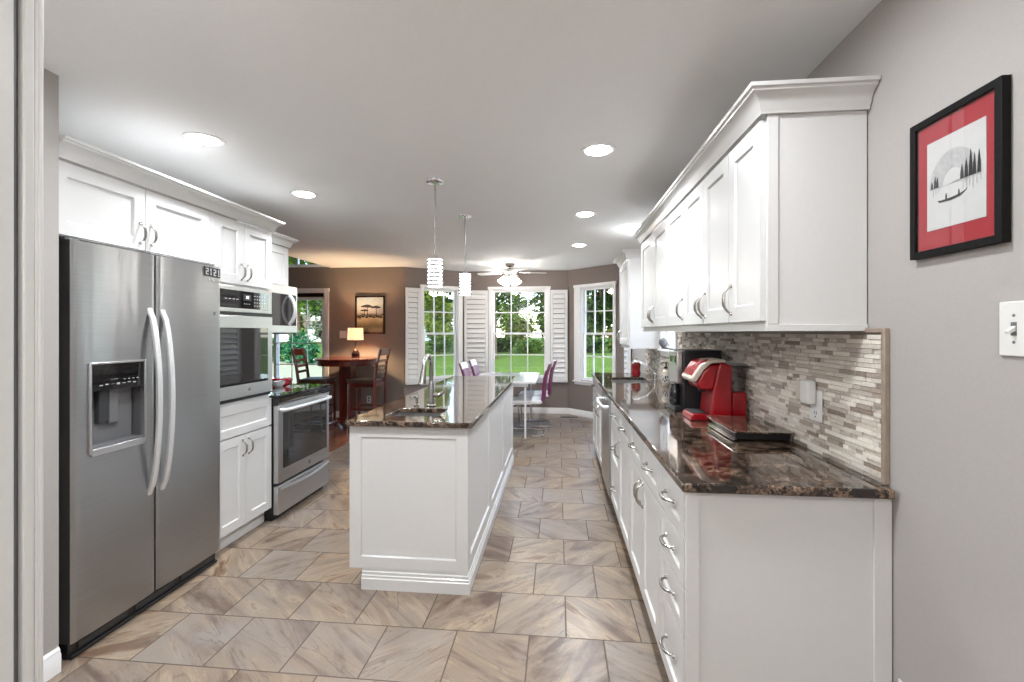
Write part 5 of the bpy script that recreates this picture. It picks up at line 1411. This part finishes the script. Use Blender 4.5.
# ------------------------------------------------------------------ garden
def gz(y): return -0.30 + max(0.0, min(1.0, (y - 8.5) / 11.0)) * 0.95
m = MB(); ys = [7.45, 8.5, 10, 12, 14, 16, 18, 20, 24, 60]
xs = [-60 + 6 * i for i in range(17)]
vs = []; fs = []
for y in ys:
    for x in xs: vs.append((x, y if not (y < 8 and False) else y, gz(y) - (0.05 if y < 8 else 0)))
nx = len(xs)
for j in range(len(ys) - 1):
    for i in range(nx - 1): fs.append((j * nx + i, j * nx + i + 1, (j + 1) * nx + i + 1, (j + 1) * nx + i))
m.add(vs, fs); lw = m.build('lawn', 'lawn', smooth=60); lw['kind'] = 'structure'
m = MB(); m.prism([(7.35, -0.4), (15.6, -0.4), (15.6, gz(15.6) + 0.03), (8.5, -0.22), (7.35, -0.14)], -13.5, -4.6, 'x'); pt_ = m.build('patio', 'patio', smooth=0); pt_['kind'] = 'structure'

def leaves(mb, rnd_, c, rad, n, size, squash=1.0):
    for _ in range(n):
        while True:
            p = Vector((rnd_.uniform(-1, 1), rnd_.uniform(-1, 1), rnd_.uniform(-1, 1)))
            if p.length <= 1: break
        p = p * (0.55 + 0.45 * rnd_.random())
        q = Vector(c) + Vector((p.x * rad, p.y * rad, p.z * rad * squash))
        a = Vector((rnd_.uniform(-1, 1), rnd_.uniform(-1, 1), rnd_.uniform(-0.6, 0.6))).normalized()
        b = a.cross(Vector((rnd_.uniform(-1, 1), rnd_.uniform(-1, 1), rnd_.uniform(-1, 1)))).normalized()
        s_ = size * rnd_.uniform(0.6, 1.3)
        mb.add([q - a * s_, q + b * s_ * 0.45, q + a * s_, q - b * s_ * 0.45], [(0, 1, 2, 3)])
def tree(seed, h, spread, n, leaf, lab, loc, trunk_r=0.13, low=0.3, grp='garden trees beyond the lawn'):
    q = random.Random(seed)
    r = thing('tree', loc, lab, 'tree', grp)
    x, y, z = loc
    m = MB(); pts = [(x, y, z - 0.2), (x + q.uniform(-.1, .1), y, z + h * 0.3), (x + q.uniform(-.2, .2), y + q.uniform(-.2, .2), z + h * 0.6), (x + q.uniform(-.3, .3), y, z + h * 0.9)]
    m.tube(pts, [trunk_r * 1.25, trunk_r, trunk_r * 0.75, trunk_r * 0.2], 9)
    for k in range(6):
        zz = h * q.uniform(0.35, 0.7); a = q.uniform(0, 6.28); L = spread * q.uniform(0.5, 0.85)
        m.tube([(x, y, z + zz), (x + L * 0.5 * math.cos(a), y + L * 0.5 * math.sin(a), z + zz + L * 0.3), (x + L * math.cos(a), y + L * math.sin(a), z + zz + L * 0.45)], [trunk_r * 0.4, trunk_r * 0.25, trunk_r * 0.08], 6)
    m.build('trunk', 'bark', r)
    m = MB(); nc = 13
    for k in range(nc):
        a = q.uniform(0, 6.28); rr = spread * q.uniform(0.1, 0.5); zz = h * (low + 0.08 + (0.86 - low) * (k + 0.5) / nc)
        leaves(m, q, (x + rr * math.cos(a), y + rr * math.sin(a), z + zz), spread * q.uniform(0.38, 0.55), n // nc, 0.12, 0.8)
    m.build('foliage', leaf, r, smooth=0)
    return r
def bush(seed, rad, n, leaf, lab, loc, name='bush', squash=0.8, size=0.075):
    q = random.Random(seed)
    r = thing(name, loc, lab, 'bush', 'shrubs along the far edge of the lawn')
    m = MB()
    for k in range(6):
        leaves(m, q, (loc[0] + q.uniform(-.6, .6) * rad, loc[1] + q.uniform(-.3, .3) * rad, loc[2] + rad * squash * q.uniform(0.45, 0.8)), rad * q.uniform(0.5, 0.75), n // 6, size, squash)
    m.build('foliage', leaf, r, smooth=0)
    m = MB()
    for k in range(4):
        a = k * 1.6; m.tube([(loc[0], loc[1], loc[2] - 0.1), (loc[0] + 0.3 * rad * math.cos(a), loc[1] + 0.3 * rad * math.sin(a), loc[2] + rad * 0.6)], [0.03, 0.01], 5)
    m.build('stems', 'bark', r)
    return r
def g3(x, y): return (x, y, gz(y))
TR = [(11, 6.0, 1.7, 'leaf_yellow', 'sunlit tree with a bare straight trunk, left side of the middle bay window view', (-2.35, 16.6), 0.12, 0.42),
      (12, 5.6, 1.7, 'leaf_mid', 'leafy green tree behind the right half of the middle bay window', (-0.4, 20.5), 0.07, 0.12),
      (13, 7.0, 2.1, 'leaf_mid', 'broad green tree far behind the middle of the middle bay window', (-3.3, 24.0), 0.09, 0.12),
      (14, 6.5, 1.7, 'leaf_yellow', 'pale yellow-green tree between the middle and right bay windows', (0.5, 24.8), 0.08, 0.10),
      (15, 5.0, 1.5, 'leaf_dark', 'dark green tree seen in the upper part of the right bay window', (1.95, 20.5), 0.07, 0.15),
      (16, 7.0, 1.7, 'leaf_yellow', 'bright yellow-green tree far behind the right bay window', (4.2, 24.8), 0.08, 0.10),
      (17, 6.5, 1.9, 'leaf_dark', 'dense dark tree filling the top of the left bay window', (-5.5, 16.4), 0.08, 0.16),
      (18, 4.0, 1.2, 'leaf_yellow', 'small bright tree low in the left bay window view', (-5.3, 20.0), 0.05, 0.05),
      (19, 7.5, 2.2, 'leaf_dark', 'tall dark tree far behind the left bay window', (-7.4, 23.2), 0.1, 0.1),
      (20, 6.5, 1.5, 'leaf_pale', 'grey-green tree to the right in the patio door view', (-9.0, 18.6), 0.08, 0.14),
      (21, 8.5, 2.3, 'leaf_mid', 'tall tree seen through the high transom above the patio door', (-12.4, 21.0), 0.1, 0.15)]
TR += [(30 + i, 7.0, 1.3, ('leaf_mid', 'leaf_dark', 'leaf_yellow', 'leaf_pale')[(i * 3) % 4], lab, (x, 28.5 + 0.4 * (i % 2)), 0.08, -0.02) for i, (x, lab) in enumerate((
    (-17.4, 'leafy tree of the far tree line, seen at the left edge of the patio door'), (-15.4, 'leafy tree of the far tree line, seen in the middle of the patio door'),
    (-9.8, 'leafy tree of the far tree line, left edge of the left bay window'), (-7.4, 'leafy tree of the far tree line, right edge of the left bay window'),
    (-5.1, 'leafy tree of the far tree line, left edge of the middle bay window'), (-2.7, 'leafy tree of the far tree line, left of centre in the middle bay window'),
    (-0.5, 'leafy tree of the far tree line, right side of the middle bay window'), (1.7, 'leafy tree of the far tree line, left edge of the right bay window'),
    (3.9, 'leafy tree of the far tree line, right edge of the right bay window')))]
for sd, h_, sp_, lf, lab, (x, y), tr_, lo_ in TR:
    tree(sd, h_, sp_, 5200, lf, lab, g3(x, y), tr_, lo_)
k = 0
for x, y, rad, lf, lab in ((-3.6, 18.6, 0.62, 'leaf_mid', 'round green shrub at the left edge of the middle bay window view'),
                      (-2.35, 18.8, 0.6, 'leaf_dark', 'dark shrub behind the straight trunk in the middle bay window view'),
                      (-1.15, 18.6, 0.55, 'leaf_mid', 'green shrub in the centre of the middle bay window view'),
                      (0.10, 18.9, 0.52, 'leaf_dark', 'dark shrub at the right edge of the middle bay window view'),
                      (1.25, 18.6, 0.6, 'leaf_dark', 'shrub at the left edge of the right bay window view'),
                      (2.45, 18.8, 0.6, 'leaf_mid', 'shrub in the middle of the right bay window view'),
                      (-6.3, 18.9, 0.62, 'leaf_dark', 'dark shrub at the left edge of the left bay window view'),
                      (-4.85, 18.6, 0.62, 'leaf_mid', 'green shrub at the right edge of the left bay window view')):
    bush(40 + k, rad, 1800, lf, lab, g3(x, y)); k += 1
for i, (x, lf, lab) in enumerate(((-9.3, 'leaf_dark', 'tall shrub behind the left edge of the left bay window'), (-6.9, 'leaf_mid', 'tall shrub behind the right half of the left bay window'),
                    (-4.5, 'leaf_mid', 'tall shrub behind the left edge of the middle bay window'), (-2.2, 'leaf_yellow', 'tall bright shrub behind the left half of the middle bay window'),
                    (-0.1, 'leaf_dark', 'tall dark shrub behind the right half of the middle bay window'), (2.2, 'leaf_mid', 'tall shrub behind the middle of the right bay window'),
                    (4.5, 'leaf_dark', 'tall shrub beyond the right edge of the right bay window'))):
    bush(80 + i, 1.0, 2400, lf, lab, g3(x, 26.6), 'tall_shrub', 1.7, 0.11)
for x, y, lab in ((-7.5, 15.3, 'emerald hedge shrub at the right of the patio door view'), (-8.85, 15.2, 'emerald hedge shrub in the middle of the patio door view'),
                  (-10.4, 15.4, 'emerald hedge shrub at the left of the patio door view')):
    bush(60 + k, 0.67, 2200, 'leaf_emerald', lab, g3(x, y), 'hedge_shrub', 1.25, 0.07); k += 1
# neighbouring house
hx0, hx1, hy0, hy1, hz = -22.0, -11.0, 34.0, 40.0, 0.6
r = thing('house', (-12, 28, hz), 'pale neighbouring house with a grey roof, seen through the patio door', 'house')
m = MB()
m.box(hx0, hx1, hy0, hy1, hz - 0.4, hz + 3.0)
for i in range(12): m.box(hx0 - 0.01, hx1 + 0.01, hy0 - 0.02, hy0, hz + 0.25 * i, hz + 0.25 * i + 0.03)
m.build('wall', 'siding', r)
m = MB(); m.prism([(hy0 - 0.5, hz + 2.9), (hy1 + 0.5, hz + 2.9), ((hy0 + hy1) / 2, hz + 4.9)], hx0 - 0.4, hx1 + 0.4, 'x'); m.build('roof', 'shingle', r)
for x in (-19.5, -16.4, -13.4):
    m = MB(); m.box(x - 0.5, x + 0.5, hy0 - 0.06, hy0 - 0.02, hz + 0.9, hz + 2.3); wdw = m.build('window', 'trim', r)
    m = MB(); m.box(x - 0.42, x + 0.42, hy0 - 0.08, hy0 - 0.06, hz + 0.98, hz + 2.22); m.build('pane', 'black_gloss', wdw)
